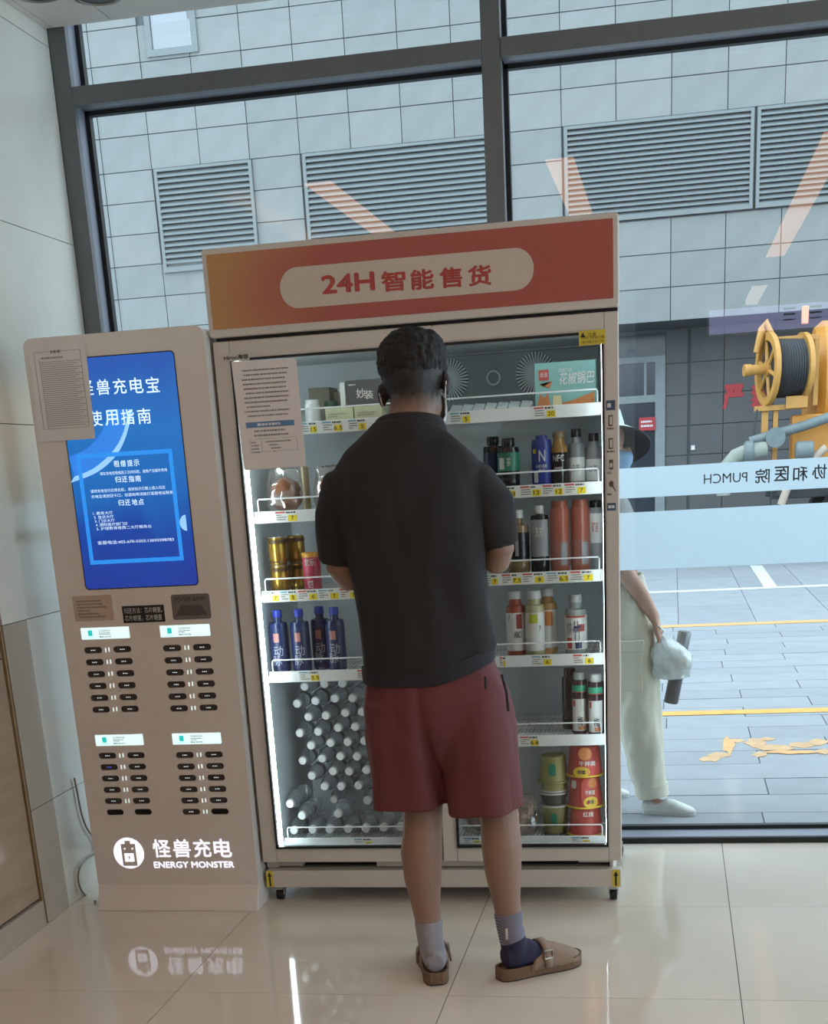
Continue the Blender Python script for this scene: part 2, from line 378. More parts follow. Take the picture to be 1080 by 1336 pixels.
# stone-clad building over the street
M_clad = mat('grey_granite_cladding', '#727675', rough=0.6, var=0.08, scale=3)
M_clad2 = mat('grey_granite_cladding_paler', '#777a79', rough=0.6, var=0.06, scale=3)
M_dark = mat('dark_granite', '#545557', rough=0.55, var=0.08, scale=3)
M_cladjoint = mat('cladding_joint', '#585f61', rough=0.9)
M_slat = mat('louvre_slat', '#6a7172', rough=0.5, var=0.03); M_louvre_in = mat('louvre_recess', '#343e42', rough=0.9)
D = 22.5
bld = thing('building', 'grey stone-clad building with louvred openings across the street', 'building', (0, D, 0))
a = MB(); a.box(-16, 14, D + 0.04, D + 3.2, 3.27, 9.3); a.build('wall', M_cladjoint, bld, smooth=0)
lou = [(-7.89, -6.33, 4.50, 5.94), (-5.53, -2.42, 4.52, 5.94), (-1.60, 1.10, 4.66, 5.94), (1.14, 3.9, 4.66, 5.94)]
cp = {}
def clad(x0, x1, z0, z1, m, y=D, name='stone_panel'):
    k = (round(x1 - x0, 3), round(z1 - z0, 3), m.name)
    if k not in cp:
        b = MB(); b.box(0.006, x1 - x0 - 0.006, 0, 0.035, 0.006, z1 - z0 - 0.006); o = b.build(name, m, None, smooth=0); o.parent = bld; cp[k] = o
    else: o = cp[k].copy(); C.objects.link(o)
    o.location = (x0, y - D + rnd.uniform(-0.004, 0.002), z0)
zrow = [3.26 + 0.46 * k for k in range(3)] + [4.64, 5.08, 5.52, 5.95] + [5.95 + 0.475 * k for k in range(1, 8)]
xcol = [-0.06 + 0.787 * k for k in range(-13, 7)]
for z0, z1 in zip(zrow, zrow[1:]):
    for x0, x1 in zip(xcol, xcol[1:]):
        segs = [(x0, x1)]
        for (a0, a1, b0, b1) in lou:
            if z0 > b0 - 0.25 and z1 < b1 + 0.05:
                ns = []
                for s0, s1 in segs:
                    if s1 <= a0 or s0 >= a1: ns.append((s0, s1))
                    else:
                        if s0 < a0 - 0.05: ns.append((s0, a0))
                        if s1 > a1 + 0.05: ns.append((a1, s1))
                segs = ns
        if z0 > 7.4 and x0 > -7.95 and x1 < -7.0: continue
        for s0, s1 in segs: clad(s0, s1, z0, z1, M_clad if rnd.random() < 0.6 else M_clad2)
for (a0, a1, b0, b1) in lou:
    lf = MB(); lf.box(a0, a1, D + 0.02, D + 0.05, b0, b1); lv = lf.build('louvre', M_louvre_in, bld, smooth=0)
    fr = MB(); fr.box(a0, a0 + 0.05, D - 0.05, D + 0.02, b0, b1); fr.box(a1 - 0.05, a1, D - 0.05, D + 0.02, b0, b1); fr.box(a0 + 0.05, a1 - 0.05, D - 0.05, D + 0.02, b1 - 0.04, b1); fr.box(a0 + 0.05, a1 - 0.05, D - 0.05, D + 0.02, b0, b0 + 0.04); fr.build('frame', M_slat, lv, smooth=0)
    n = 17; dz = (b1 - b0 - 0.08) / n; s0 = None
    for k in range(n):
        z = b0 + 0.04 + dz * k
        if s0 is None:
            q = MB(); q.add([(a0 + 0.05, D - 0.045, z + 0.0), (a1 - 0.05, D - 0.045, z), (a1 - 0.05, D - 0.045, z + dz * 0.34), (a0 + 0.05, D - 0.045, z + dz * 0.34), (a0 + 0.05, D + 0.015, z + dz * 0.6), (a1 - 0.05, D + 0.015, z + dz * 0.6), (a1 - 0.05, D + 0.015, z + dz * 0.92), (a0 + 0.05, D + 0.015, z + dz * 0.92)],
                              [(0, 1, 2, 3), (3, 2, 6, 7), (0, 4, 5, 1), (4, 7, 6, 5), (0, 3, 7, 4), (1, 5, 6, 2)]); s0 = q.build('slat', M_slat, lv, smooth=0)
        else:
            o = s0.copy(); C.objects.link(o); o.location = (0, 0, dz * k)
# small window up left
M_bwin = glassy('far_window_glass', tint=(0.5, 0.6, 0.7), refl=0.25)
q = MB(); x0, x1, z0, z1 = -7.8, -7.0, 7.42, 8.6; q.box(x0 + 0.09, x1 - 0.09, D - 0.03, D + 0.02, z0, z0 + 0.09); q.box(x0, x0 + 0.09, D - 0.03, D + 0.02, z0, z1); q.box(x1 - 0.09, x1, D - 0.03, D + 0.02, z0, z1); wf = q.build('window_frame', M_slat, bld, smooth=0)
q = MB(); q.box(x0 + 0.08, x1 - 0.08, D + 0.0, D + 0.01, z0 + 0.08, z1); q.build('window_pane', M_bwin, wf, smooth=0)
# recessed dark ground floor
q = MB(); q.box(-16, 14, D + 1.5, D + 1.9, -0.02, 3.27); gw = q.build('ground_floor_wall', M_cladjoint, bld, smooth=0)
for k, (z0, z1) in enumerate(((0.0, 0.45), (0.45, 0.9), (0.9, 1.345), (1.345, 1.8), (1.8, 2.27), (2.27, 2.75), (2.75, 3.26))):
    for x0, x1 in ((-4.1, -3.3), (-3.3, -2.5), (-2.5, -1.7), (-0.14, 0.22), (0.26, 0.785), (0.785, 1.57), (1.57, 2.36), (2.36, 3.15), (3.15, 3.94)):
        b = MB(); b.box(x0 + 0.006, x1 - 0.006, D + 1.465, D + 1.5, z0 + 0.006, z1 - 0.006); b.build('stone_panel', M_dark, bld, smooth=0)
M_door = mat('dark_glass_door', '#26303a', rough=0.15, var=0.05); M_doorfr = mat('grey_door_frame', '#7d8689', rough=0.5)
q = MB(); q.box(-1.7, -0.14, D + 1.47, D + 1.5, 0, 3.2); ed = q.build('entrance_door', M_door, bld, smooth=0)
q = MB()
for b in ((-1.7, -1.62, 0, 2.88), (-0.3, -0.14, 0, 2.88), (-0.95, -0.89, 0, 2.19), (-1.62, -0.3, 2.19, 2.30), (-1.62, -0.3, 2.79, 2.88), (-0.48, -0.44, 2.3, 2.79)): q.box(b[0], b[1], D + 1.43, D + 1.475, b[2], b[3])
q.build('door_frame', M_doorfr, ed, smooth=0)
# unseen fill panels, added to make the lobby light more neutral
M_fillpanel = mat('fill_panel_diffuser', '#fff2e4', emit=(1.0, 0.97, 0.93), es=FILL_S)
for k, (x, y) in enumerate(((-1.2, 0.2), (-1.2, -2.4), (-1.2, -5.2), (3.0, 0.2), (3.0, -3.2))):
    t = thing('fill_panel_light', f'added unseen square white fill panel, {["first", "second", "third", "fourth", "fifth"][k]} behind the photographer', 'light', (x, y, 2.84), 'added lobby fill panels')
    a = MB(); a.box(x - 0.32, x + 0.32, y - 0.32, y + 0.32, 2.828, 2.8395); a.build('housing', M_lampbody, t)
    a = MB(); a.box(x - 0.30, x + 0.30, y - 0.30, y + 0.30, 2.822, 2.8278); a.build('diffuser', M_fillpanel, t)
M_red = mat('red_sign', '#a8323a', rough=0.6); M_wh = mat('white_print', '#d8d8d8', rough=0.6)
q = MB(); q.box(-0.56, -0.30, D + 1.40, D + 1.43, 1.76, 1.965); q.dashes(-0.53, -0.33, 1.80, 1.93, 2, D + 1.398, 1); q.build('door_sign', [M_red, M_wh], ed, smooth=0)
M_redlet = mat('red_lettering', '#b0353c', rough=0.6)
q = MB(); q.text('严', 0.77, 1.11, 2.0, 2.38, D + 1.45, bold=0.05); q.text('禁', 1.21, 1.56, 2.0, 2.38, D + 1.45, bold=0.05); q.build('lettering', M_redlet, bld, smooth=0)
q = MB(); q.box(0.28, 0.34, D + 1.43, D + 1.46, 1.42, 1.49); q.build('wall_switch', M_wh, bld, smooth=0)

# glowing sign box hanging deeper in the lobby: it shows as a pale violet band in the window glass
t = thing('hanging_sign', 'pale violet glowing sign box, a faint band reflected in the window glass', 'sign', (1.1, -3.0, 2.6), None)
a = MB(); a.box(0.28, 1.75, -3.08, -2.99, 2.33, 2.565); a.build('sign_box', M_lampbody, t, bevel=0.004)
a = MB(); a.box(0.30, 1.73, -2.989, -2.984, 2.35, 2.545); a.build('sign_face', mat('violet_sign_face', '#d8d8f0', emit=(0.50, 0.52, 0.95), es=3.2), t, smooth=0)
a = MB()
for xx in (0.98, 1.20): a.box(xx - 0.05, xx + 0.05, -2.9835, -2.982, 2.505, 2.52); a.box(xx - 0.05, xx + 0.05, -2.9835, -2.982, 2.46, 2.475); a.box(xx - 0.05, xx + 0.05, -2.9835, -2.982, 2.42, 2.43)
a.lathe([(0.055, -2.9835), (0.065, -2.9835), (0.065, -2.982), (0.055, -2.982), (0.055, -2.9835)], 28, (1.42, 0, 2.46), axis='y', cap=False); a.build('sign_mark', M_ink, t, smooth=0)
for xx in (0.6, 1.6):
    a = MB(); a.box(xx - 0.008, xx + 0.008, -3.04, -3.03, 2.565, 2.8395); a.build('hanger', M_lampbody, t, smooth=0)

# ================================================================== POWER BANK KIOSK
KY = 4.205
M_kiosk = mat('champagne_painted_steel', '#d8d2cb', rough=0.38, var=0.03, scale=4)
M_kbase = mat('champagne_painted_foot', '#ddd6cf', rough=0.4, var=0.03, scale=4)
M_paper = mat('white_paper', '#dad6d2', rough=0.85, var=0.03, scale=8)
M_black = mat('black_plastic', '#17181a', rough=0.45, var=0.1)
M_print = mat('grey_print', '#817d7c', rough=0.8)
M_wprint = mat('pale_print', '#d9d9d9', rough=0.7)
M_bank = mat('power_bank_shell', '#3a3436', rough=0.35, var=0.1)
M_slot = mat('dark_slot', '#0c0b0b', rough=0.8)
M_led = mat('white_led', '#ffffff', emit=(0.75, 1.0, 1.0), es=0.75)
M_ledoff = mat('red_led', '#5a2020', emit=(0.5, 0.1, 0.08), es=0.25)
M_blueled = mat('blue_led', '#2233aa', emit=(0.1, 0.15, 1.0), es=0.9)
M_lscreen = mat('lit_label_screen', '#ffffff', emit=(0.60, 0.90, 0.92), es=0.9, var=0.02)
M_teal = mat('teal_icon', '#1fc0b0', emit=(0.02, 0.55, 0.50), es=0.8)
M_logo = mat('lit_white_logo', '#ffffff', emit=(0.74, 0.76, 0.95), es=1.15, var=0.02)
M_stext = mat('screen_text', '#cfe6ff', emit=(0.62, 0.80, 0.98), es=1.0)
M_sframe = mat('screen_frame_line', '#2a8cd8', emit=(0.02, 0.22, 0.72), es=1.0)
M_splanet = mat('screen_planet_rim', '#9cc8ee', emit=(0.22, 0.48, 0.85), es=1.0)
M_splanet2 = mat('screen_planet_glow', '#3a8ad8', emit=(0.02, 0.16, 0.62), es=1.0)
def screen_mat():
    m = bpy.data.materials.new('lit_blue_screen'); m.use_nodes = True; nt = m.node_tree; N = nt.nodes; L = nt.links; p = N['Principled BSDF']
    tc = N.new('ShaderNodeTexCoord'); sp = N.new('ShaderNodeSeparateXYZ'); L.new(tc.outputs['Generated'], sp.inputs[0])
    cr = N.new('ShaderNodeValToRGB'); e = cr.color_ramp.elements
    e[0].position = 0.0; e[0].color = (0.014, 0.045, 0.32, 1); e[1].position = 1.0; e[1].color = (0.014, 0.095, 0.43, 1)
    for q, c in ((0.25, (0.010, 0.06, 0.36, 1)), (0.42, (0.012, 0.14, 0.48, 1)), (0.65, (0.014, 0.17, 0.53, 1))): x = e.new(q); x.color = c
    nz = N.new('ShaderNodeTexNoise'); nz.inputs['Scale'].default_value = 2.5; L.new(tc.outputs['Generated'], nz.inputs['Vector'])
    ad = N.new('ShaderNodeMath'); ad.operation = 'MULTIPLY_ADD'; ad.inputs[1].default_value = 0.35; L.new(nz.outputs[0], ad.inputs[0])
    sb = N.new('ShaderNodeMath'); sb.operation = 'SUBTRACT'; sb.inputs[1].default_value = 0.175; L.new(sp.outputs['Z'], sb.inputs[0]); L.new(sb.outputs[0], ad.inputs[2])
    L.new(ad.outputs[0], cr.inputs[0]); L.new(cr.outputs[0], p.inputs['Emission Color']); p.inputs['Emission Strength'].default_value = 1.0
    p.inputs['Base Color'].default_value = (0.01, 0.01, 0.02, 1); p.inputs['Roughness'].default_value = 0.2; return m
M_screen = screen_mat()

kiosk = thing('charging_kiosk', 'tall beige power bank charging kiosk with a lit blue screen', 'kiosk', (-1.664, 4.33, 0))
def px(u0, v0, u1, v1, y): p, q = at(u0, v0, y), at(u1, v1, y); return p.x, q.x, q.z, p.z      # x0, x1, z0, z1 of a rectangle
# slots, measured block by block: (first left, first right, last left, last right)
blocks = {'upper block by the wall': ((121.2, 848.2), (159.4, 847.3), (131.7, 925.6), (169.2, 925.3)),
          'upper block by the vending machine': ((223.9, 845.3), (263, 844.6), (233.8, 924), (272.3, 923.6)),
          'lower block by the wall': ((139.9, 985.9), (176.8, 985.5), (150.1, 1059.6), (186.7, 1059.6)),
          'lower block by the vending machine': ((240.3, 985.2), (277.9, 984.5), (249.9, 1059.3), (287.4, 1058.6))}
empty = {('lower block by the wall', 5, 0), ('lower block by the wall', 5, 1), ('lower block by the vending machine', 5, 1)}
spots = []; cut = MB(); PW, PH = 0.062, 0.0205
for bn, (a0, a1, b0, b1) in blocks.items():
    c = [at(*a0, KY), at(*a1, KY), at(*b0, KY), at(*b1, KY)]
    xl, xr = (c[0].x + c[2].x) / 2, (c[1].x + c[3].x) / 2; zt, zb = (c[0].z + c[1].z) / 2, (c[2].z + c[3].z) / 2
    for r in range(6):
        for s, x in enumerate((xl, xr)):
            z = zt + (zb - zt) * r / 5; spots.append((bn, r, s, x, z)); cut.rrect(x - PW / 2, x + PW / 2, z - PH / 2, z + PH / 2, PH / 2 - 0.0005, KY - 0.02, KY + 0.075)
KX0, KX1 = -1.953, -1.376
body = MB(); body.rrect(KX0, KX1, 0.086, 1.822, 0.012, KY, 4.45)
kb = MB(); out = [(KX0, 0.086), (KX1, 0.086)] + [(KX1 - 0.028 + 0.028 * math.cos(t), 1.822 - 0.028 + 0.028 * math.sin(t)) for t in [PI / 2 * i / 6 for i in range(7)]] + [(KX0 + 0.028 - 0.028 * math.sin(t), 1.822 - 0.028 + 0.028 * math.cos(t)) for t in [PI / 2 * i / 6 for i in range(7)]]
kb.prism(out, KY, 4.45); kbo = kb.build('body', M_kiosk, kiosk, smooth=30)
cuto = cut.build('cutter', M_slot, kiosk, smooth=0)
bm_ = kbo.modifiers.new('b', 'BOOLEAN'); bm_.operation = 'DIFFERENCE'; bm_.object = cuto; bm_.solver = 'EXACT'
kbo.parent = None; cuto.parent = None; me = bake(kbo, cuto); kbo.parent = kiosk; kbo.modifiers.clear(); kbo.data = me
me.polygons.foreach_set('use_smooth', [False] * len(me.polygons)); bpy.data.objects.remove(cuto)
# flared foot
side = [(4.205, 0.086), (4.198, 0.06), (4.186, 0.03), (4.174, 0.008), (4.172, 0.0), (4.46, 0.0), (4.455, 0.086)]
kf = MB(); kf.loft([[(KX0, y, z) for y, z in side], [(KX1, y, z) for y, z in side]]); kf.build('foot', M_kbase, kiosk, bevel=0.002)
# slots and power banks
def bank(x, z, blue):
    t = thing('power_bank', 'x', 'power bank', (x, KY, z), 'power banks in the kiosk slots')
    q = MB(); q.rrect(x - PW / 2 + 0.0015, x + PW / 2 - 0.0015, z - PH / 2 + 0.0012, z + PH / 2 - 0.0012, PH / 2 - 0.002, KY + 0.002, KY + 0.062); q.build('shell', M_bank, t, smooth=30)
    q = MB()
    for k in range(3): q.box(x - 0.008 + 0.006 * k, x - 0.005 + 0.006 * k, KY + 0.0012, KY + 0.002, z - 0.0015, z + 0.001)
    q.build('indicator', M_blueled if blue else M_led, t, smooth=0); return t
ordn = ['first', 'second', 'third', 'fourth', 'fifth', 'sixth']; pb = None
for bn, r, s, x, z in spots:
    q = MB(); q.rrect(x - PW / 2 + 0.001, x + PW / 2 - 0.001, z - PH / 2 + 0.001, z + PH / 2 - 0.001, PH / 2 - 0.002, KY + 0.066, KY + 0.074); q.build('slot', M_slot, kiosk, smooth=0)
    if (bn, r, s) in empty:
        q = MB(); q.rrect(x - PW / 2 + 0.001, x + PW / 2 - 0.001, z - PH / 2 + 0.001, z + PH / 2 - 0.001, PH / 2 - 0.002, KY + 0.004, KY + 0.06); q.build('slot_flap', M_slot, kiosk, smooth=0); continue
    blue = (bn == 'lower block by the wall' and r == 1 and s == 0)
    lab = f'dark power bank, {ordn[r]} row, {"left" if s == 0 else "right"} slot, {bn}'
    if blue: lab = 'blue-lit dark power bank, second row, left slot, lower block by the wall'
    if pb is None: pb = o = bank(x, z, False)
    elif blue: o = bank(x, z, True)
    else: o = copy_tree(pb, (x, KY, z))
    o['label'] = lab
    if s == 0:
        xm = x + (0.5 * (spots[1][3] - spots[0][3]))
        q = MB(); q.box(xm - 0.008, xm - 0.0045, KY - 0.0008, KY + 0.0005, z - 0.007, z + 0.006); q.box(xm + 0.0035, xm + 0.007, KY - 0.0008, KY + 0.0005, z - 0.006, z + 0.007)
        q.build('slot_light', M_led, kiosk, smooth=0)
# lit label screens (the square code at their right end stays blank)
for (u0, v0, u1, v1) in ((104.7, 817.6, 169.9, 834.5), (207.8, 814.3, 274.8, 831.5), (123.5, 957.6, 187.8, 973.4), (223.9, 955.8, 289.2, 971.4)):
    x0, x1, z0, z1 = px(u0, v0, u1, v1, KY); w_ = x1 - x0; zc = (z0 + z1) / 2; h = 0.0365; z0, z1 = zc - h / 2, zc + h / 2
    q = MB(); q.rrect(x0, x1, z0, z1, 0.002, KY - 0.001, KY + 0.001); ls = q.build('label_screen', M_lscreen, kiosk, smooth=0)
    q = MB(); q.rrect(x0 + 0.145 * w_, x0 + 0.235 * w_, z0 + 0.30 * h, z0 + 0.80 * h, 0.002, KY - 0.0016, KY - 0.001, 0); q.text('怪兽充电', x0 + 0.11 * w_, x0 + 0.27 * w_, z0 + 0.10 * h, z0 + 0.22 * h, KY - 0.0014, 0)
    q.text('扫码租借充电', x0 + 0.37 * w_, x0 + 0.62 * w_, z0 + 0.62 * h, z0 + 0.82 * h, KY - 0.0014, 1); q.dashes(x0 + 0.37 * w_, x0 + 0.62 * w_, z0 + 0.34 * h, z0 + 0.58 * h, 2, KY - 0.0014, 1); q.text('微信 支付宝', x0 + 0.37 * w_, x0 + 0.62 * w_, z0 + 0.12 * h, z0 + 0.27 * h, KY - 0.0014, 1, bold=0.02)
    q.build('lettering', [M_teal, M_print], ls, smooth=0)
# big screen
SX0, SX1, SZ0, SZ1 = -1.851, -1.476, 1.078, 1.756
q = MB(); q.rrect(SX0 - 0.003, SX1 + 0.003, SZ0 - 0.003, SZ1 + 0.003, 0.013, KY - 0.0012, KY + 0.002); q.build('screen_bezel', M_black, kiosk, smooth=0)
q = MB(); q.rrect(SX0, SX1, SZ0, SZ1, 0.011, KY - 0.002, KY - 0.0005); scr = q.build('screen', M_screen, kiosk, smooth=0)
Y1 = KY - 0.003
def s2(u, v): p = at(u, v, Y1); return p.x, p.z
q = MB(); cx, cz = s2(62, 540); pts = [s2(173, 534), s2(164, 570), s2(150, 596), s2(125, 617), s2(92, 630)]
inn = [s2(168, 534), s2(160, 566), s2(146, 590), s2(122, 611), s2(97, 622)]
deep = [s2(140, 534), s2(137, 552), s2(128, 570), s2(112, 586), s2(90, 596)]
def curve(p, n=8):
    o = []
    for i in range(len(p) - 1):
        a0, a1, a2, a3 = [Vector(p[max(0, min(len(p) - 1, j))]) for j in (i - 1, i, i + 1, i + 2)]
        for k in range(n): t = k / n; v = 0.5 * (2 * a1 + (a2 - a0) * t + (2 * a0 - 5 * a1 + 4 * a2 - a3) * t * t + (3 * a1 - a0 - 3 * a2 + a3) * t ** 3); o.append((v.x, v.y))
    return o + [tuple(p[-1])]
pts, inn, deep = curve(pts), curve(inn), curve(deep); n_ = len(pts)
q.add([(x, Y1 + 0.0004, z) for x, z in pts + inn], [(i, i + 1, i + 1 + n_, i + n_) for i in range(n_ - 1)], 0)
q.add([(x, Y1 + 0.0006, z) for x, z in inn + deep], [(i, i + 1, i + 1 + n_, i + n_) for i in range(n_ - 1)], 1)
for (u, v, r) in ((257, 682, 13), (70 + 20, 690, 0)):
    if r: x, z = s2(243, v); q2 = MB(); q2.add([(x + 0.024 * math.cos(t) * 0.9, Y1 + 0.0005, z + 0.024 * math.sin(t)) for t in [PI / 2 + PI * i / 12 for i in range(13)]], [tuple(range(13))], 0); q2.build('moon_picture', M_splanet, scr, smooth=0)
q.build('planet_picture', [M_splanet, M_splanet2], scr, smooth=0)
q = MB(); x0, z1 = s2(101, 593); x1, z0 = s2(240, 731); x0 = -1.838 + 0.012; x1 = -1.513; t_ = 0.0125
for b in ((x0, x1, z1 - t_, z1), (x0, x1, z0, z0 + t_), (x0, x0 + t_, z0 + t_, z1 - t_), (x1 - t_, x1, z0 + t_, z1 - t_)): q.plate(b[0], b[1], b[2], b[3], Y1 + 0.0002, 0, 0.0004)
q.build('frame_line', M_sframe, scr, smooth=0)
q = MB()
def st(s, u0, v0, u1, v1, bold=0.0): p, p2, p3 = at(u0, v0, Y1), at(u0, v1, Y1), at(u1, v0, Y1); q.text(s, p.x, p3.x, p2.z, p.z, Y1 - 0.0002, 0, bold)
for s, u0, v0, u1, v1 in (('怪兽充电宝', 99, 498, 208, 508),): pass
def chars(s, us, vc, hh, ww):
    for ch, u in zip(s, us): p = at(u, vc(u), Y1); q.text(ch, p.x - ww / 2, p.x + ww / 2, p.z - hh / 2, p.z + hh / 2, Y1 - 0.0002, 0, 0.006)
chars('怪兽充电宝', (113, 134.5, 156, 178, 199), lambda u: 505 - 0.05 * (u - 134), 0.044, 0.042)
chars('使用指南', (125, 145.5, 166.5, 188), lambda u: 545 - 0.05 * (u - 145), 0.044, 0.042)
q.build('title_lettering', M_stext, scr, smooth=0); q = MB()
chars('租借提示', (152, 160.5, 169.5, 178), lambda u: 604.5 - 0.05 * (u - 165), 0.0185, 0.018); chars('归还指南', (154, 162.5, 171.5, 180), lambda u: 625 - 0.05 * (u - 165), 0.0185, 0.018); chars('归还地点', (158, 166.5, 175.5, 184), lambda u: 655.5 - 0.05 * (u - 165), 0.0185, 0.018)
q.build('heading_lettering', M_stext, scr, smooth=0); q = MB()
st('请在充电宝租借后三日内归还，避免产生额外费用', 130, 616, 218, 620.5); st('请将充电宝归还原机柜，请将指示灯朝上插入归还', 118, 639, 216, 643.5); st('充电宝请放回卡口，如遇故障请拨打客服电话联系', 119, 646, 226, 650.5)
for k, s in enumerate(('1. 教育大厅', '2. 急诊大厅', '3. 门诊大厅', '4. 国际医疗部门诊', '5. 护理教育楼西二大厅服务台')): u = 121 + 1.2 * k; st(s, u, 668 + 5.0 * k, u + (26, 26, 26, 42, 72)[k], 672.2 + 5.0 * k)
q.build('body_lettering', M_stext, scr, smooth=0); q = MB()
st('客服电话:402-670-5303,13693398783', 127, 706, 227, 711)
q.build('lettering', M_stext, scr, smooth=0)
# glowing logo
q = MB(); a_, b_, c_, d_ = px(146, 1091, 190, 1135, KY); cx, cz, r = (a_ + b_) / 2, (c_ + d_) / 2, 0.0545
q.prism([(cx + r * math.cos(2 * PI * i / 40), cz + r * math.sin(2 * PI * i / 40)) for i in range(40)], KY - 0.0012, KY + 0.0005, 0)
q.prism([(cx - 0.025, cz - 0.045), (cx + 0.027, cz - 0.045), (cx + 0.027, cz + 0.033), (cx + 0.010, cz + 0.033), (cx + 0.010, cz + 0.044), (cx - 0.010, cz + 0.044), (cx - 0.010, cz + 0.033), (cx - 0.025, cz + 0.033)], KY - 0.0018, KY - 0.0012, 1)
q.rrect(cx - 0.016, cx + 0.018, cz - 0.030, cz + 0.000, 0.002, KY - 0.0024, KY - 0.0018, 0)
for s in (-0.012, 0.015): q.prism([(cx + s + 0.003 * math.cos(2 * PI * i / 10), cz + 0.016 + 0.003 * math.sin(2 * PI * i / 10)) for i in range(10)], KY - 0.0024, KY - 0.0018, 0)
q.prism([(cx - 0.002, cz - 0.025), (cx + 0.006, cz - 0.013), (cx + 0.001, cz - 0.013), (cx + 0.004, cz - 0.004), (cx - 0.004, cz - 0.016), (cx + 0.0005, cz - 0.016)], KY - 0.003, KY - 0.0024, 1)
x0, x1, z0, z1 = px(196, 1094, 305, 1119, KY); wch = (x1 - x0)
for k, ch in enumerate('怪兽充电'): c0 = x0 + wch * (k + 0.5) / 4; q.text(ch, c0 - 0.031, c0 + 0.031, z0 + 0.002, z0 + 0.066, KY - 0.001, 0, 0.012)
x0, x1, z0, z1 = px(200, 1122, 306, 1132, KY); q.text('ENERGY MONSTER', x0, x1, z0, z0 + 0.0225, KY - 0.001, 0, 0.018)
q.build('lit_logo', [M_logo, M_kiosk], kiosk, smooth=0)
# stickers under the screen
x0, x1, z0, z1 = px(94, 778, 149, 809, KY); q = MB(); q.plate(x0, x1, z0, z1, KY - 0.001, 0); q.dashes(x0 + 0.01, x1 - 0.02, z0 + 0.008, z1 - 0.012, 6, KY - 0.0014, 1, 0.7); q.build('sticker', [mat('beige_sticker', '#bda997', rough=0.5), M_print], kiosk, smooth=0)
x0, x1, z0, z1 = px(159, 791, 216, 811, KY); q = MB(); q.plate(x0, x1, z0, z1, KY - 0.0012, 0); q.text('归还方法：芯片朝里。', x0 + 0.006, x1 - 0.006, (z0 + z1) / 2 + 0.003, z1 - 0.006, KY - 0.0016, 1); q.text('芯片朝里，芯片朝里', x0 + 0.006, x1 - 0.01, z0 + 0.006, (z0 + z1) / 2 - 0.003, KY - 0.0016, 1); q.build('sticker', [M_black, M_wprint], kiosk, smooth=0)
x0, x1, z0, z1 = px(222.5, 776, 276, 807, KY); q = MB(); q.rrect(x0, x1, z0, z1, 0.008, KY - 0.001, KY, 0); q.prism([(x0 + 0.01, z0 + 0.012), (x1 - 0.01, z0 + 0.012), (x1 - 0.03, z0 + 0.044), (x0 + 0.03, z0 + 0.044)], KY - 0.0014, KY - 0.001, 1); q.text('POWER BANK', x0 + 0.012, x1 - 0.012, z1 - 0.022, z1 - 0.008, KY - 0.0015, 2); q.build('sticker', [mat('grey_sticker', '#6d6763', rough=0.4), mat('dark_grey_picture', '#4d4a4a', rough=0.4), M_black], kiosk, smooth=0)
# paper taped over the corner of the screen
nt_ = thing('notice_paper', 'white printed form sheet taped over the corner of the blue screen', 'notice', (-1.87, KY - 0.004, 1.6))
A, B, Cc, Dd = at(38, 455, KY - 0.004), at(111, 446, KY - 0.004), at(124, 572, KY - 0.004), at(50, 577, KY - 0.004)
q = MB(); q.add([Dd, Cc, B, A] + [p + Vector((0, 0.0006, 0)) for p in (Dd, Cc, B, A)], [(0, 1, 2, 3), (7, 6, 5, 4), (0, 4, 5, 1), (1, 5, 6, 2), (2, 6, 7, 3), (3, 7, 4, 0)]); q.build('sheet', M_paper, nt_, smooth=0)
q = MB(); x0, x1 = A.x + 0.012, B.x - 0.02; z0, z1 = Dd.z + 0.035, A.z - 0.012; y = KY - 0.0048
for b in ((x0, x1, z1 - 0.001, z1), (x0, x1, z0, z0 + 0.001), (x0, x0 + 0.001, z0, z1), (x1 - 0.001, x1, z0, z1), (x0 + 0.015, x0 + 0.016, z0, z1 - 0.02)): q.plate(*b, y)
for k in range(32): zz = z1 - 0.03 - k * (z1 - z0 - 0.032) / 32; q.plate(x0 + 0.018, x1 - 0.012 * (k % 3), zz, zz + 0.0014, y)
q.dashes(x0 + 0.055, x1 - 0.055, z1 - 0.006, z1 + 0.003, 1, y, h=0.9); q.dashes(x0 + 0.02, x1 - 0.01, z1 - 0.022, z1 - 0.014, 1, y, h=0.6); q.build('printed_form', mat('form_print', '#8f8985', rough=0.8), nt_, smooth=0)
# grey cable on the wall beside the kiosk
wx = lambda u, v, x=-2.07: CAM + ray(u, v) * (x / ray(u, v).x)
M_cable = mat('grey_cable', '#8d867c', rough=0.5)
pl = [wx(97, 1015), wx(101, 1035), wx(106, 1060), wx(112, 1078), wx(122, 1095), wx(124, 1112), wx(113, 1120), wx(104, 1132), wx(102, 1148), wx(107, 1163), wx(118, 1172), fl(125, 1176, 0.008)]
sm = []
for i in range(len(pl) - 1):
    p0, p1, p2, p3 = pl[max(i - 1, 0)], pl[i], pl[i + 1], pl[min(i + 2, len(pl) - 1)]
    for k in range(5): t = k / 5; sm.append(0.5 * ((2 * p1) + (p2 - p0) * t + (2 * p0 - 5 * p1 + 4 * p2 - p3) * t * t + (3 * p1 - p0 - 3 * p2 + p3) * t ** 3))
q = MB(); q.tube(sm + [pl[-1]], 0.0035, 7); cb = tag(q.build('power_cable', M_cable), 'thin grey cable looping down the stone wall behind the kiosk', 'cable')

